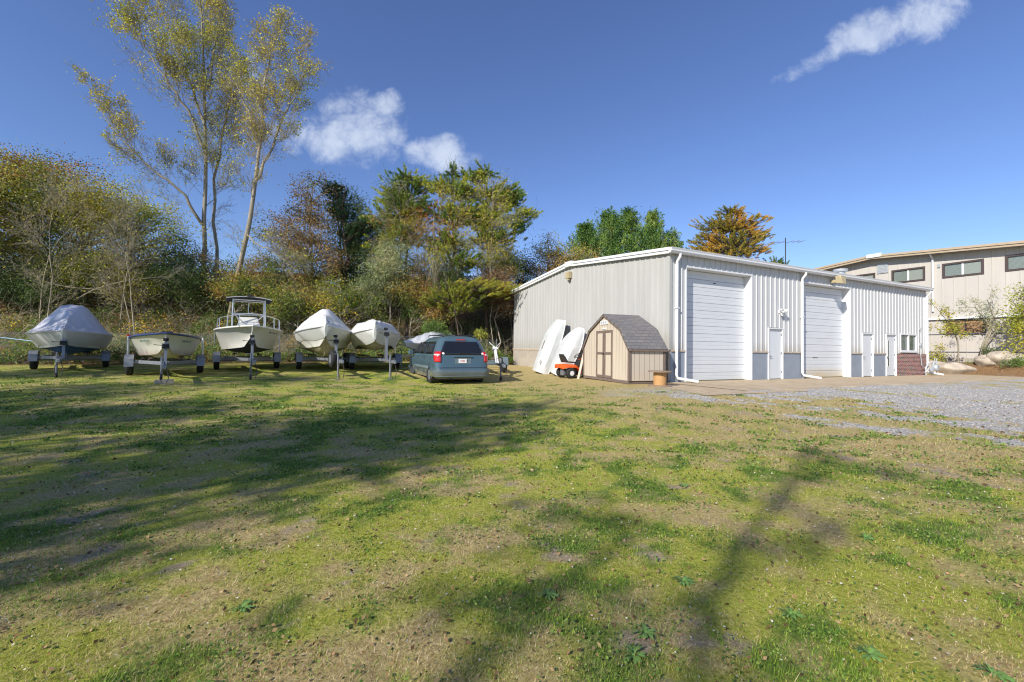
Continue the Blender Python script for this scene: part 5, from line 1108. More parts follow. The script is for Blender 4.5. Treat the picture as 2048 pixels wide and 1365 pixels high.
# --- the crowded left hand wood
W1 = 'crowded trees on the left bank'
bushy('autumn_oak', -60, 23, [(-60, 420, 110, 110), (-20, 360, 70, 55)], 'olive oak cut by the left edge of the photo', 'olive', 120, 75, .42, .13, .2, group=W1, seed=21)
bushy('autumn_oak', 60, 24.5, [(30, 355, 75, 50), (80, 400, 85, 70), (30, 450, 80, 60)], 'rusty topped oak second from the left edge', 'mixed', 150, 80, .42, .13, .2, group=W1, seed=22, extra=[('rust', 260, .13, [(70, 330, 70, 22), (150, 345, 50, 18), (20, 320, 30, 20)])])
bushy('autumn_oak', 165, 25.5, [(150, 400, 80, 55), (205, 440, 75, 60), (130, 470, 70, 55)], 'full olive yellow oak above the leftmost boat', 'olive', 150, 80, .42, .13, .18, group=W1, seed=23, extra=[('yellow_green', 220, .12, [(110, 370, 45, 20), (200, 400, 50, 25)])])
bushy('locust_tree', 285, 26, [(270, 440, 70, 50), (330, 470, 60, 50), (290, 520, 70, 40), (240, 400, 45, 35)], 'airy yellow olive tree left of the tallest tree', 'yellow_green', 120, 60, .40, .12, .13, group=W1, seed=24)
bushy('dark_tree', 330, 29, [(330, 530, 75, 45), (260, 560, 70, 40)], 'low tree beside the tallest trunk, shade put into its dark leaves', 'dark', 90, 70, .42, .14, .12, group=W1, seed=25)  # leaf colour darkened to stand for canopy shade
bushy('dark_tree', 90, 28, [(60, 520, 110, 60), (160, 540, 90, 50), (-60, 540, 90, 60)], 'broad tree behind the leftmost oaks, shade put into its dark leaves', 'dark', 150, 75, .48, .15, .15, group=W1, seed=26)  # dark leaf palette again paints the shade under the oaks
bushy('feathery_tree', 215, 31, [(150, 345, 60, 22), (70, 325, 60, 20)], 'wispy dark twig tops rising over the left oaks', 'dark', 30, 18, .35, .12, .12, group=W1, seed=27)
# pale saplings in front
for i, (pts, lab) in enumerate((
    ([(100, 640, 0), (103, 560, 0), (100, 480, .2), (105, 400, .3)], 'slim straight pale sapling behind the leftmost boat'),
    ([(80, 650, 0), (88, 560, 0), (120, 470, 0), (165, 420, -.2)], 'pale forked sapling leaning right, left of the leftmost boat'),
    ([(275, 625, 0), (262, 560, 0), (246, 500, 0), (215, 440, 0)], 'pale leaning sapling bent left above the skiff'),
    ([(262, 625, 0), (252, 560, 0), (256, 490, 0), (258, 430, .2)], 'pale upright sapling next to the bent one above the skiff'),
    ([(238, 640, 0), (242, 570, 0), (232, 500, 0), (228, 420, .2)], 'thin pale sapling nearest the wrapped peak of the leftmost boat'))):
    Z = 22.6 + .5 * i; t_ = Tree(40 + i); P0 = np.array([P3(x, y, Z + dz) for x, y, dz in pts]); P0[0, 2] = Hs(P0[0, 0], P0[0, 1]) - .1; r_, o = newtree('sapling', P0[0], lab, 'sapling', 'pale saplings at the foot of the bank')
    s_ = np.linspace(0, 3, 9); P = np.stack([np.interp(s_, range(4), P0[:, k]) for k in range(3)], 1); t_.w.append((P, np.linspace(.036, .010, 9))); P[1:-1] += t_.r.normal(size=(7, 3)) * .07; t_.spawn(P, .022, 13, 2.1, 3, .8, .12, .08, .5, .55, 1, lo=.0055)
    t_.wood('trunk', 'bark_pale', r_, o); C = np.array(t_.c); C = C[t_.r.random(len(C)) < .3]; leafobj('crown', C, .12, 'yellow_green', r_, o, r_=t_.r)
# --- middle
bushy('vine_covered_tree', 622, 27.5, [(625, 395, 34, 50), (615, 460, 55, 55), (640, 530, 55, 45), (570, 470, 38, 50)], 'vine draped brownish tree behind the peaked wrapped boat', 'rusty', 230, 40, .34, .12, .12, seed=31, extra=[('green', 110, .11, [(628, 365, 22, 18)]), ('yellow', 22, .13, [(640, 500, 60, 8)])])
bushy('vine_covered_tree', 575, 27, [(570, 540, 60, 40), (520, 545, 45, 30), (620, 580, 50, 30)], 'low brown vine tangle between the leaning tree and the peaked boat', 'mixed', 150, 45, .34, .11, .07, seed=32)
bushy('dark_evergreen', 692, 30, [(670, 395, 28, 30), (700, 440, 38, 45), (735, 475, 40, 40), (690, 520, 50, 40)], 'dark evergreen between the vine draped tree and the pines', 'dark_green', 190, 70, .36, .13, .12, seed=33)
def pine(px, Z, boughs, label, m, n, seed, size=.26, base=None, group=None, tw=True, tr=.14, needles=30, rcl=.30, bare=0):
    n = int(n * 2.5); needles = int(needles * 1.5); t_ = Tree(seed); b_ = gp(base or px, Z, -.2); r_, o = newtree('pine_tree', b_, label, 'pine tree', group); k = Z / 858.8
    top = P3(px, min(q[1] - q[3] * .6 for q in boughs), Z); T_ = trunkline(b_, top, 9, .10, t_.r); t_.w.append((T_, np.linspace(tr, .03, 9))); C = []; Dn = []
    area = np.array([q[2] * q[3] for q in boughs]); cnt_ = np.maximum(2, n * area / area.sum()).astype(int)
    for (bx, by, rx, ry), m_ in zip(boughs, cnt_):
        c = P3(bx, by, Z); rad = np.array([rx * k, rx * k * .9, ry * k])
        for _ in range(m_):
            d = t_.r.normal(size=3); d /= np.linalg.norm(d); p = c + d * rad * t_.r.random() ** .35
            kk = np.argmin(np.abs(T_[:, 2] - (p[2] - .5 * t_.r.random()))); Q = t_.limb(T_[kk], p, .03, .010, .10, -.02)
            for _b in range(3):
                e_ = p + t_.r.normal(size=3) * rcl * np.array([1, 1, .6]); out = (e_ - T_[kk]); out /= np.linalg.norm(out) + 1e-6; out[2] += .45
                t_.limb(Q[3], e_, .012, .007, .1); q_ = e_ + out * t_.r.uniform(-.22, .12, (needles, 1)) + t_.r.normal(size=(needles, 3)) * .03; C.append(q_); Dn.append(np.tile(out, (needles, 1)))
    for _ in range(bare):
        i = t_.r.integers(0, len(boughs)); bx, by, rx, ry = boughs[i]; c = P3(bx, by, Z); p = c + t_.r.normal(size=3) * np.array([rx, rx, ry]) * k * .42; p2 = p + t_.r.normal(size=3) * np.array([.35, .35, .6]); t_.limb(p, p2, .007, .004, .09)
    C = np.concatenate(C); Dn = np.concatenate(Dn); t_.wood('trunk', 'bark_dark', r_, o)
    leafobj('crown', C, size, m, r_, o, aspect=.13, dirs=Dn, jit=.85, vfn=patchv(1.1, seed), r_=t_.r); return r_
PG = 'row of pines on the bank behind the van'
pine(815, 28.5, [(812, 365, 30, 18), (790, 400, 40, 25), (835, 420, 45, 25), (770, 440, 32, 22), (810, 470, 45, 22), (760, 500, 32, 12), (845, 370, 22, 14)], 'leftmost pine of the row, green with orange vine leaves on its right', 'pine', 100, 51, group=PG, bare=260)
pine(905, 28, [(885, 370, 32, 16), (925, 385, 35, 20), (900, 430, 40, 22), (950, 430, 35, 20), (895, 490, 45, 22), (930, 520, 40, 16), (910, 345, 15, 8)], 'middle pine of the row, yellow tinged with a dark stem', 'pine', 100, 52, group=PG, bare=320)
pine(975, 28.5, [(960, 350, 28, 16), (1000, 400, 38, 24), (975, 440, 40, 22), (1020, 390, 22, 22), (985, 480, 42, 18), (1055, 430, 20, 10), (1035, 455, 18, 12)], 'rightmost pine of the row, with long boughs toward the warehouse', 'pine', 95, 53, group=PG, bare=320)
pine(900, 26.5, [(905, 590, 40, 14), (945, 575, 38, 14), (875, 600, 30, 10), (930, 610, 26, 8), (1000, 580, 35, 12)], 'low golden green pine boughs just above the van', 'pine_lime', 60, 54, base=930, size=.22, tr=.07)
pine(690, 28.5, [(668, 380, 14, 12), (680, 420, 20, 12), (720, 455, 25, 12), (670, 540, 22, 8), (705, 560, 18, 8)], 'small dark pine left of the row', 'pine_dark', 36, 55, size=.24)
t_ = Tree(60); b_ = gp(866, 27.2, -.1); r_, o = newtree('vine_maple', b_, 'orange and yellow vine leaves climbing between the pines', 'vine'); cc = []
for (x, y, rx, ry, n) in ((845, 425, 30, 14, 260), (870, 455, 38, 18, 360), (850, 470, 50, 22, 380), (900, 470, 30, 25, 260), (830, 455, 30, 30, 240), (855, 590, 42, 16, 320), (880, 410, 18, 12, 90), (800, 550, 25, 15, 90)):
    c = P3(x, y, 27.2); cc.append(c + t_.r.normal(size=(n, 3)) * np.array([rx, rx * .5, ry]) * 27 / 859 * .6)
T_ = trunkline(b_, P3(866, 420, 27.2), 9, .15, t_.r); t_.w.append((T_, np.linspace(.05, .02, 9)))
for c in cc:
    for _ in range(10): t_.limb(T_[t_.r.integers(3, 9)], c[t_.r.integers(0, len(c))], .015, .005, .1)
t_.wood('trunk', 'bark', r_, o); leafobj('crown', np.concatenate(cc), .13, 'rust', r_, o, vfn=patchv(.9, 3))
bushy('leafy_shrub', 775, 26.5, [(775, 540, 45, 28), (755, 575, 45, 25), (790, 510, 30, 20)], 'pale green leafy shrub above the low wrapped boat', 'pale', 130, 60, .32, .11, .06, seed=34)
bushy('leafy_shrub', 872, 23.8, [(868, 660, 24, 14), (880, 668, 18, 8)], 'small bright green bush just behind the roof of the van', 'green', 30, 45, .16, .09, .03, seed=35, cat='shrub')
bushy('leafy_shrub', 962, 24.8, [(958, 668, 12, 8)], 'tiny lime bush behind the roof rack of the van', 'yellow_green', 8, 30, .14, .09, .02, seed=135, cat='shrub')
bushy('leafy_shrub', 690, 25, [(680, 590, 55, 30), (650, 620, 40, 25), (720, 610, 40, 25)], 'olive shrub with yellow leaves between the two white wrapped boats', 'olive', 90, 50, .34, .10, .06, seed=36, cat='shrub', extra=[('yellow', 60, .12, [(690, 610, 30, 28), (650, 615, 20, 20)])])

# more growth filling the gaps low on the bank
LB = 'bushes low on the bank'
for i, (px, Z, el, lab, m, n, per) in enumerate((
    (40, 24.0, [(20, 560, 90, 35), (90, 590, 60, 28)], 'dark green brush under the leftmost oaks', 'dark_green', 110, 70),
    (200, 25.5, [(190, 545, 90, 40), (270, 575, 60, 30)], 'shaded olive brush under the oaks above the leftmost boat', 'olive', 130, 60),
    (370, 26.0, [(360, 555, 60, 40), (400, 590, 45, 28)], 'dark brush at the foot of the tallest tree', 'dark_green', 90, 60),
    (480, 25.5, [(470, 570, 40, 28), (520, 590, 45, 25)], 'brown and green brush behind the T-top', 'mixed', 90, 50),
    (600, 25.0, [(590, 600, 50, 28), (560, 620, 35, 18)], 'low mixed brush behind the boat with the pointed wrap', 'mixed', 80, 50),
    (740, 29.5, [(735, 520, 45, 35), (770, 560, 50, 30)], 'dark green bush left of the pines', 'dark_green', 110, 60),
    (830, 27.0, [(820, 585, 45, 30), (860, 620, 40, 25)], 'mixed brush under the leftmost pine', 'mixed', 100, 50),
    (930, 28.5, [(905, 560, 50, 30), (960, 590, 45, 30)], 'shaded green bush under the middle pine', 'dark_green', 110, 60),
    (425, 27.0, [(412, 560, 22, 50), (455, 570, 20, 45), (480, 540, 16, 30)], 'vines climbing the feet of the tall and leaning trees', 'mixed', 70, 30),
    (865, 28.8, [(850, 540, 45, 30), (890, 560, 40, 25)], 'bush between the leftmost and middle pines', 'mixed', 90, 50),
    (1022, 29.5, [(1015, 530, 30, 35), (985, 525, 30, 30)], 'olive bush right of the rightmost pine', 'olive', 90, 50),
    (1000, 28.0, [(990, 560, 35, 28), (1010, 600, 30, 30)], 'greyish brown vine mound under the rightmost pine', 'brown', 100, 45))):
    bushy('bank_bush', px, Z, el, lab, m, n, per, .32, .12, .05, group=LB, cat='bush', seed=140 + i)
for i, (px, el, lab, m) in enumerate((
    (800, [(800, 400, 45, 40), (820, 460, 50, 35), (770, 440, 30, 30), (790, 500, 50, 35)], 'climbing vines hanging in the leftmost pine', 'mixed'),
    (915, [(910, 390, 45, 35), (930, 450, 50, 40), (900, 510, 55, 35)], 'yellow green vines hanging in the middle pine', 'yellow_green'),
    (985, [(985, 380, 40, 30), (1000, 440, 45, 40), (980, 500, 50, 35)], 'thin pale vines hanging in the rightmost pine', 'yellow_green'))):
    bushy('hanging_vine', px, 27.6, el, lab, m, 170, 26, .30, .10, .03, cat='vine', seed=160 + i, group='vines hanging in the pines')
# --- right of the pines and behind the warehouse
bushy('oak_shrub', 1105, 31, [(1095, 500, 32, 28), (1120, 525, 45, 35), (1160, 530, 50, 30), (1080, 560, 40, 30)], 'reddish green oak against the sky above the warehouse end wall', 'mixed', 130, 60, .34, .12, .12, seed=37)
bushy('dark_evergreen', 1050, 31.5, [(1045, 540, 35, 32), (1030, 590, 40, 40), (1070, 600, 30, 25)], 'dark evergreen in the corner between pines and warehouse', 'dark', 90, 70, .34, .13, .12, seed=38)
def cedar(px, top, wid, Z, label, seed, n=150, m='cedar', low=560, skew=0):
    t_ = Tree(seed); b_ = gp(px, Z, -.2); r_, o = newtree('cedar_tree', b_, label, 'cedar tree', 'cedars behind the warehouse'); k = Z / 858.8; tp = P3(px, top, Z); T_ = trunkline(b_, tp, 9, .05, t_.r); t_.w.append((T_, np.linspace(.16, .02, 9))); C = []; Dn = []
    zl = P3(px, low, Z)[2]
    for i in range(n):
        f = t_.r.random() ** .8; z = zl + (tp[2] - zl) * f; rr = wid * k * (1 - f) ** .9 * t_.r.uniform(.35, 1.3) + .1; a_ = t_.r.uniform(0, 6.28); e_ = np.array([tp[0] + rr * math.cos(a_), Z + rr * math.sin(a_), z + .35 * rr])
        kk = np.argmin(np.abs(T_[:, 2] - (z - rr * .5))); t_.limb(T_[kk], e_, .025, .008, .06); d = e_ - T_[kk]; d /= np.linalg.norm(d) + 1e-6; d[2] += .75; d /= np.linalg.norm(d)
        m_ = 130; s_ = t_.r.uniform(-1.0, .6, (m_, 1)); d = d + t_.r.normal(size=3) * .22; C.append(e_ + d * s_ * .9 + t_.r.normal(size=(m_, 3)) * (.04 + .15 * (.6 - s_))); Dn.append(np.tile(d, (m_, 1)))
    t_.wood('trunk', 'bark_dark', r_, o); leafobj('crown', np.concatenate(C), .16, m, r_, o, aspect=.35, dirs=np.concatenate(Dn), jit=.5, vfn=patchv(.8, seed), r_=t_.r)
cedar(1172, 452, 62, 35, 'leftmost lower green cedar behind the warehouse roof', 61, 120)
cedar(1218, 428, 60, 36, 'tall green cedar second from the left behind the roof', 62, 150)
cedar(1258, 424, 58, 36.5, 'tallest green cedar in the middle of the clump', 66, 150)
cedar(1304, 428, 55, 35, 'right green cedar with a narrow pointed top', 63, 130)
cedar(1338, 466, 42, 37, 'small cedar at the right end, over the warehouse corner', 64, 70)
pine(1462, 36, [(1462, 428, 30, 12), (1440, 450, 45, 14), (1490, 450, 40, 14), (1420, 478, 42, 12), (1470, 480, 50, 14), (1515, 470, 28, 10), (1405, 500, 30, 10), (1450, 505, 60, 12), (1510, 500, 32, 10), (1530, 438, 12, 5), (1450, 530, 60, 14)], 'golden orange pine standing over the warehouse roof', 'pine_gold', 190, 56, size=.24, needles=26)
pine(1550, 37, [(1548, 530, 18, 5)], 'tip of a green pine bough just left of the aerial', 'pine', 8, 57, size=.24, tr=.05)
# --- shrubs by the beige building
def multi(name, base_px, Z, stems, label, m, seed, n, ln, size, cat='small tree', leafn=5, lv=2, r0=.05):
    t_ = Tree(seed); b_ = gp(base_px, Z, -.05); r_, o = newtree(name, b_, label, cat)
    for st_ in stems:
        P0 = np.array([b_] + [P3(x, y, Z + dz) for x, y, dz in st_]); s_ = np.linspace(0, len(P0) - 1, 9); P = np.stack([np.interp(s_, range(len(P0)), P0[:, k]) for k in range(3)], 1); t_.w.append((P, np.linspace(r0, .012, 9))); t_.spawn(P, r0 * .5, n, ln, lv, .85, .15, .35, .5, .5, leafn, lo=.005)
    t_.wood('trunk', 'bark', r_, o); C = np.array(t_.c); C = np.repeat(C, 2, 0) + t_.r.normal(size=(2 * len(C), 3)) * .07; leafobj('crown', C, size, m, r_, o, r_=t_.r, vfn=patchv(.8, seed)); return r_
multi('small_tree', 1916, 27.2, [[(1917, 690, 0), (1911, 668, -.1), (1892, 640, -.2), (1872, 615, -.3)], [(1917, 690, 0), (1905, 655, 0), (1880, 660, -.2)]], 'thin stemmed little tree with drooping leaves beside the warehouse corner', 'olive', 71, 8, .8, .13, r0=.045)
multi('small_tree', 1958, 27.4, [[(1975, 680, 0), (1990, 645, -.2), (1975, 600, -.3), (1955, 570 + 40, -.3)], [(1978, 678, 0), (2010, 645, -.3), (2045, 625, -.4)], [(1965, 690, 0), (1985, 640, .2), (2015, 590, .2), (2030, 560, .2)], [(1968, 692, -.1), (1982, 655, .1), (1950, 615, -.1), (1920, 615, -.2)]], 'many stemmed pale leaved little tree in front of the beige building', 'pale', 72, 9, .85, .095, r0=.055)
bushy('orange_green_bush', 2060, 24.5, [(2045, 640, 30, 35), (2055, 600, 28, 30), (2050, 690, 35, 20)], 'green and orange bush at the right edge before the beige building', 'yellow_green', 60, 45, .28, .12, .06, seed=73, cat='bush', depth=.8)
bushy('leafy_shrub', 2035, 24.2, [(2030, 725, 25, 14), (2050, 735, 20, 10)], 'dark green low shrub over the rightmost boulder', 'green', 26, 45, .16, .09, .03, seed=74, cat='shrub', depth=.7)
bushy('leafy_shrub', 1985, 26.8, [(1985, 705, 16, 9)], 'small green shrub at the foot of the pale leaved tree', 'green', 12, 45, .14, .09, .02, seed=75, cat='shrub')
bushy('leafy_shrub', 1872, 26.9, [(1868, 712, 18, 9), (1878, 700, 12, 8)], 'lime green weeds behind the gas meter', 'yellow_green', 12, 40, .16, .09, .02, seed=76, cat='shrub')
bushy('leafy_shrub', 1940, 26.2, [(1943, 733, 12, 8), (1955, 728, 10, 6)], 'weedy tuft between the long boulder and the smallest boulder', 'green', 10, 40, .12, .08, .02, seed=77, cat='shrub')
# --- trees behind and left of the viewer whose shade falls on the lawn
def shade_tree(x, y, ell, label, seed, n=60, per=60, rc=.5, size=.22, tr=.2):
    t_ = Tree(seed); b_ = np.array([x, y, Hs(x, y) - .1]); r_, o = newtree('yard_tree', b_, label, 'tree', 'trees on the near side of the lawn'); E_ = [((x + c[0], y + c[1], c[2]), c[3]) for c in ell]; top = np.array([x, y, max(c[2] + c[3][2] * .6 for c in ell)])
    T_ = trunkline(b_, top, 9, .15, t_.r); t_.w.append((T_, np.linspace(tr, .03, 9))); C = t_.clumps(T_, E_, n, per, rc, tr * .3); t_.wood('trunk', 'bark', r_, o); leafobj('crown', C, size, 'olive', r_, o, r_=t_.r)
shade_tree(-12.9, -6.4, [(0, 0, 8.0, (2.6, 2.6, 2.8)), (.5, .6, 11, (1.8, 1.8, 2.0))], 'broad tree behind the viewer to the left, throwing the large lawn shadow', 81, 115, 80)
shade_tree(-7.7, -8.8, [(.1, .2, 8.4, (.45, .45, 1.3)), (0, -.2, 9.9, (.3, .3, 1.0)), (-.1, -.6, 11.3, (.6, .6, .6))], 'slim tree behind the viewer, throwing the narrow shadow on the right', 82, 15, 22, .12, .11, .08)
shade_tree(-20.5, -1.2, [(0, 0, 8.0, (2.6, 2.6, 2.3)), (-1, 0, 11.5, (2, 2, 2.2))], 'tree left of the viewer shading the lawn before the boats', 83, 80, 60)
shade_tree(-17.6, -4.6, [(0, 0, 8.5, (2.0, 2.0, 2.3))], 'smaller tree left of the viewer filling the dark part of the lawn shadow', 84, 80, 70)
shade_tree(-27.5, 4.5, [(0, 0, 8.0, (2.6, 2.6, 3.0)), (0, 0, 12, (2, 2, 2))], 'tree far left shading the leftmost boat', 85, 80, 60)
shade_tree(-23.5, 5.5, [(0, 0, 8.5, (1.5, 1.5, 2.2))], 'thin tree far left dappling the skiff', 86, 34, 40)
shade_tree(-11.1, -11.8, [(0, 0, 11.3, (.7, .7, .9))], 'thin tree far behind the viewer dappling the foreground', 87, 3, 12, .3)
# --- undergrowth on the bank
def bankpts(n, x0, x1, q0, q1, r_=rng):
    x = r_.uniform(x0, x1, n); q = r_.uniform(q0, q1, n) ; y = 17.5 + (q + (x + 30) * .3162) / .9487; return x, y, q
def cover(name, n, x0, x1, q0, q1, hmax, size, m, label, thr=None, sc=1.2, seed=0, vs=1.3):
    r_ = np.random.default_rng(seed); x, y, q = bankpts(n, x0, x1, q0, q1, r_); nz = fbm(x / sc + seed, y / sc, 3)
    if thr is not None: k = nz + r_.normal(size=n) * .03 > thr; x, y, q, nz = x[k], y[k], q[k], nz[k]
    h = hmax * np.clip(.15 + 1.9 * (nz - .35), .08, 1) * r_.random(len(x)) ** .6; C = np.stack([x, y, H(x, y) + h], 1)
    o = leafobj(name, C, size, m, None, np.zeros(3), vfn=lambda C_: .5 + 1.7 * (fbm(C_[:, 0] / vs + seed, (C_[:, 1] + C_[:, 2]) / vs, 3) - .5), r_=r_); tag(o, label, kind='stuff')
cover('ground_cover', 90000, -34, 2, -.5, 5.0, 1.5, .10, 'green', 'green leafy bramble cover at the foot of the bank', .40, 2.2, 1)
cover('ground_cover', 52000, -34, 8, 0, 10, 1.1, .11, 'mixed', 'mixed autumn bramble cover on the bank', .46, 1.6, 2)
cover('dead_growth', 42000, -34, 12, .5, 11, .9, .12, 'brown', 'brown dead leaves and bracken over the bank', None, 1.7, 3)
cover('dark_growth', 36000, -36, 14, 5, 12, 1.9, .14, 'dark', 'dark bushes along the top of the bank', .42, 2.0, 4)
cover('yellow_vine', 12000, -28, -2, .5, 4.5, 1.6, .12, 'yellow', 'scattered yellow vine leaves on the bank', .60, 1.4, 5)
t_ = Tree(90)
for i in range(5200):
    x, y, q = bankpts(1, -35, 11, .2, 9, t_.r); x, y = x[0], y[0]; p = np.array([x, y, Hs(x, y) + t_.r.uniform(0, .5)]); d = t_.r.normal(size=3) * np.array([1, .6, .8]); d[2] = abs(d[2]) + .25; d /= np.linalg.norm(d)
    L_ = t_.r.uniform(.5, 2.6); r0 = t_.r.choice([.006, .009, .014], p=[.5, .38, .12]); t_.limb(p, p + d * L_, r0, .004, .16, t_.r.uniform(-.1, .3))
br_ = t_.wood('brush', 'bark_pale', None, np.zeros(3)); tag(br_, 'tangle of pale bare vines and twigs over the bank', kind='stuff')
# big pale fallen limbs
for i, (pts, lab) in enumerate((([(0, 560, 0), (60, 555, .1), (130, 575, 0), (215, 580, .2), (260, 570, .3)], 'long bare pinkish limb lying across the bank at far left'),
                               ([(150, 600, 0), (190, 578, 0), (250, 562, .2), (300, 556, .2), (345, 552, .5)], 'arched bare limb over the bank above the skiff'))):
    t_ = Tree(95 + i); Z = 23.5; P0 = np.array([P3(x, y, Z + dz) for x, y, dz in pts]); s_ = np.linspace(0, 4, 10); P = np.stack([np.interp(s_, range(5), P0[:, k]) for k in range(3)], 1); t_.w.append((P, np.linspace(.028, .008, 10))); t_.spawn(P, .018, 14, 1.3, 2, .8, .15, .1, .5, .5, 1, lo=.005); ob = t_.wood('bare_limb', 'bark_pale', None, np.zeros(3)); tag(ob, lab, 'branch')
# --- lawn
def sample_fan(n, y0, y1, p, r_, side=1.28, pad=.8):
    u = r_.random(n); a_ = 1 - p; y = (y0 ** a_ + u * (y1 ** a_ - y0 ** a_)) ** (1 / a_); x = r_.uniform(-1, 1, n) * (side * y + pad); return x, y
r_ = np.random.default_rng(101)
x, y = sample_fan(1050000, 1.0, 24, .78, r_); g, dry, bare, lush, lit = fields(x, y)
n_ap = (x - WX) * .4348 - (y - WY) * .9005; s_ap = (x - WX) * .9005 + (y - WY) * .4348
in_wh = (n_ap < 3.7) & (s_ap > -2.2) & (n_ap > -14); in_shed = ((x > 2.6) & (x < 5.6) & (y > 14.2) & (y < 18)); in_end = (s_ap > -.05) & (n_ap < 0)
tuft = fbm(x * 5, y * 5, 3)
pk_ = (1 - .93 * g) * (1 - .85 * bare) * np.clip(.35 + 1.6 * (tuft - .35), .15, 1)
k = (r_.random(len(x)) < pk_) & ~in_wh & ~in_end & ~in_shed & (lit < .5); x, y, g, dry, lush, tuft = x[k], y[k], g[k], dry[k], lush[k], tuft[k]
n = len(x); isdry = r_.random(n) < np.clip(.38 + .46 * dry - .30 * lush, .16, .9)
hgt = np.where(isdry, r_.uniform(.008, .034, n), r_.uniform(.008, .024, n) * (1 + 1.2 * lush * r_.random(n))) * np.clip(y / 4, 1, 1.5); wid = .0028 * np.clip(y / 2.2, 1, 6) ** .8
tall_ = r_.random(n) < .012; hgt[tall_] *= 2.2
az = r_.uniform(0, 2 * np.pi, n); til = np.where(isdry, r_.uniform(.8, 1.52, n), r_.uniform(.15, 1.05, n)); b0 = np.stack([x, y, H(x, y) - .002], 1)
d = np.stack([np.cos(az) * np.sin(til), np.sin(az) * np.sin(til), np.cos(til)], 1); sd_ = np.stack([-np.sin(az + r_.normal(size=n) * .6), np.cos(az), 0 * az], 1)
V_ = np.stack([b0 - sd_ * (wid / 2)[:, None], b0 + sd_ * (wid / 2)[:, None], b0 + d * hgt[:, None]], 1).reshape(-1, 3)
v = np.where(isdry, .58 + .42 * r_.random(n) ** 1.2, np.clip(.44 - .26 * lush + .12 * (fbm(x * .6, y * .6, 3) - .4) + r_.normal(size=n) * .10, 0, .6))
o = npmesh('grass', V_, np.arange(3 * n).reshape(n, 3), LM['grass'], v=np.repeat(v, 3)); tag(o, 'short patchy grass blades over the lawn', kind='stuff'); nblades = n
# clover and broad weeds
x, y = sample_fan(2300, 1.3, 15, .55, r_); g, dry, bare, lush, lit = fields(x, y); k = (g < .5) & (r_.random(len(x)) < .25 + .75 * lush) & (~((x > 2.6) & (y > 12))); x, y = x[k], y[k]; cc = []
for xx, yy_ in zip(x, y):
    m_ = int(r_.integers(12, 46)); s_ = r_.uniform(.03, .12) * (1 + .05 * yy_); q = r_.normal(size=(m_, 2)) * s_ * np.array([1.3, .8]); cc.append(np.stack([xx + q[:, 0], yy_ + q[:, 1], np.full(m_, 0.)], 1))
C = np.concatenate(cc); C[:, 2] = H(C[:, 0], C[:, 1]) + r_.uniform(.006, .03, len(C)); 
o = leafobj('clover', C, np.clip(.014 * C[:, 1] / 2.5, .014, .045), 'green', None, np.zeros(3), aspect=.8, dirs=np.tile([0, 0, .0], (len(C), 1)) + r_.normal(size=(len(C), 3)) * np.array([1, 1, .25]), jit=.05, r_=r_); tag(o, 'patches of clover and small weeds in the lawn', kind='stuff')
# fallen leaves and chips
x, y = sample_fan(9500, 1.2, 16, .6, r_); g, dry, bare, lush, lit = fields(x, y); k = ~((x > 3) & (y > 12.3)); x, y = x[k], y[k]; C = np.stack([x, y, H(x, y) + r_.uniform(.006, .022, len(x))], 1)
kk = r_.random(len(C)) < .55
o = leafobj('fallen_leaves', C[kk], np.clip(.018 * C[kk][:, 1] ** .5, .02, .05), 'brown', None, np.zeros(3), aspect=.6, dirs=r_.normal(size=(kk.sum(), 3)) * np.array([1, 1, .2]), jit=.05, r_=r_); tag(o, 'dry fallen leaves scattered over the lawn', kind='stuff')
LM['chips'] = leafmat('pale chips', [(.45, .40, .32), (.62, .57, .48), (.75, .72, .66), (.55, .25, .12)])
o = leafobj('pale_chips', C[~kk], np.clip(.010 * C[~kk][:, 1] ** .5, .012, .03), 'chips', None, np.zeros(3), aspect=.6, dirs=r_.normal(size=((~kk).sum(), 3)) * np.array([1, 1, .2]), jit=.05, r_=r_); tag(o, 'pale curled leaves and chips scattered over the lawn', kind='stuff')
# loose stones of the yard
x, y = sample_fan(60000, 3.0, 16, .4, r_, 1.3); k = (x > 1.5); x, y = x[k], y[k]; g = fields(x, y)[0]; n_ap = (x - WX) * .4348 - (y - WY) * .9005; k = (g > .35) & (r_.random(len(x)) < .8) & (n_ap > 3.45); x, y = x[k], y[k]
s_ = r_.uniform(.006, .018, len(x)) * np.clip(y / 7, .8, 1.5); n = len(x); base = np.array([(1, 0, 0), (0, 1, 0), (-1, 0, 0), (0, -1, 0), (0, 0, .8)]); rot = r_.uniform(0, 6.28, n); sc_ = r_.uniform(.6, 1.3, (n, 5, 1))
B5 = base[None] * sc_ * s_[:, None, None]; cx_ = np.cos(rot)[:, None]; sn_ = np.sin(rot)[:, None]; X_ = B5[:, :, 0] * cx_ - B5[:, :, 1] * sn_ + x[:, None]; Y_ = B5[:, :, 0] * sn_ + B5[:, :, 1] * cx_ + y[:, None]; Z_ = B5[:, :, 2] + H(x, y)[:, None] - .001
F_ = np.array([(0, 1, 4), (1, 2, 4), (2, 3, 4), (3, 0, 4)])[None] + (np.arange(n) * 5)[:, None, None]
LM['stone'] = leafmat('yard stones', [(.18, .175, .17), (.34, .33, .31), (.47, .455, .43), (.64, .59, .51)], .85, 0)
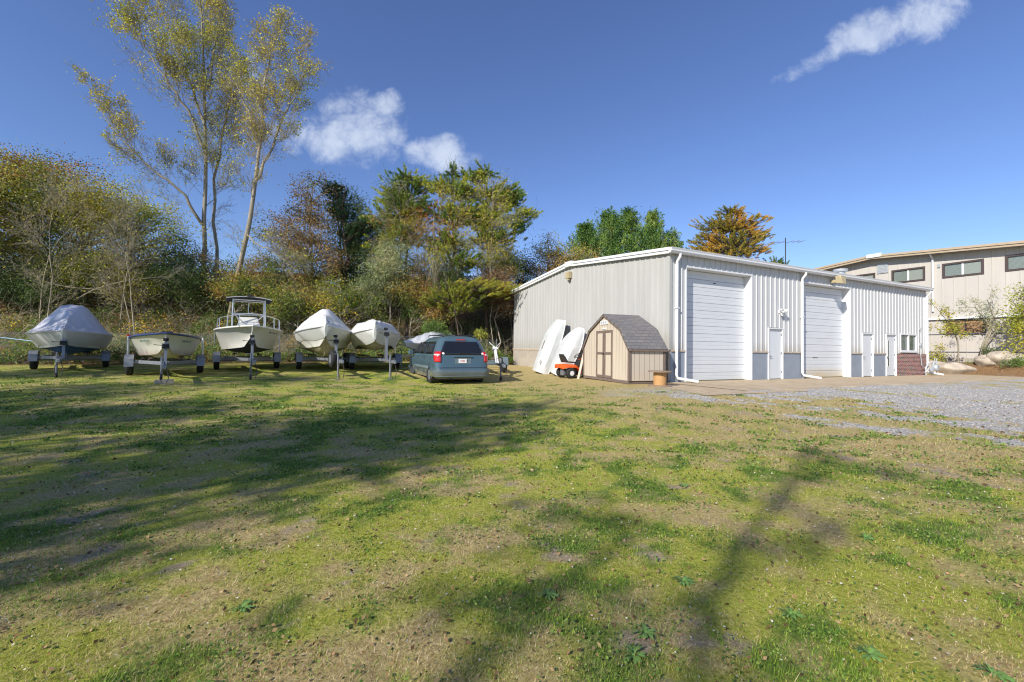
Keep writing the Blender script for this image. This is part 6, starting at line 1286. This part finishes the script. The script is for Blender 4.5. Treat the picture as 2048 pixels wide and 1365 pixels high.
o = npmesh('gravel', np.stack([X_, Y_, Z_], -1).reshape(-1, 3), F_.reshape(-1, 3), LM['stone'], v=np.repeat(r_.random(n), 5)); tag(o, 'loose grey blue stones of the gravel yard', kind='stuff')
# dandelion rosettes, each a plant of its own
ros = [(482, 1215, 'near the lower left'), (1095, 1190, 'beside the bare patch near the bottom centre'), (1290, 1268, 'right of the bottom bare patches'), (1738, 1305, 'near the bottom, right of the narrow shadow'), (1265, 1312, 'close to the bottom edge, right of centre'), (1985, 1345, 'in the bottom right corner'), (1580, 1225, 'inside the foot of the narrow shadow'), (1730, 1075, 'right of the narrow tree shadow'), (1365, 1160, 'between centre and the narrow shadow'), (1365, 970, 'in the middle distance by the clover')]
for i, (px, py, lab) in enumerate(ros):
    d_ = direction(px, py); k_ = (CAMZ + .19) / -d_.z; X0, Y0 = d_.x * k_, d_.y * k_; o_ = root('dandelion', (X0, Y0, Hs(X0, Y0)), random.uniform(0, 6), 'broad leaved green rosette weed ' + lab, 'weed', 'dandelion rosettes in the lawn'); mb = MB(); nl = 17 + i % 5
    for j in range(nl):
        a_ = 6.283 * j / nl + random.uniform(-.2, .2); L_ = random.uniform(.035, .062) * (1 + .12 * Y0 * .4); w_ = L_ * random.uniform(.09, .14); up_ = random.uniform(.1, .4); prof = [(0, .2), (.3, .7), (.45, .55), (.6, 1), (.75, .75), (.9, .6), (1, .05)]; l0, l1 = [], []
        for s__, ww in prof:
            c_ = Vector((math.cos(a_) * s__ * L_, math.sin(a_) * s__ * L_, .008 + up_ * L_ * math.sin(s__ * 2.6) * .7)); sd__ = Vector((-math.sin(a_), math.cos(a_), .25)) * w_ * ww; l0.append(c_ + sd__); l1.append(c_ - sd__)
        mb.loft([l0, l1], False, False, closed=False)
    lf = mb.build('leaf_rosette', 'hull_white', o_); lf.data.materials.clear(); 
    if 'weed' not in MT: MT['weed'] = mat('rosette leaf', (.17, .30, .07), .55, color2=(.10, .20, .04), vscale=30)
    lf.data.materials.append(MT['weed'])
print('tall', cnt, 'blades', nblades, 'verts', sum(len(o.data.vertices) for o in bpy.data.objects if o.type == 'MESH'))
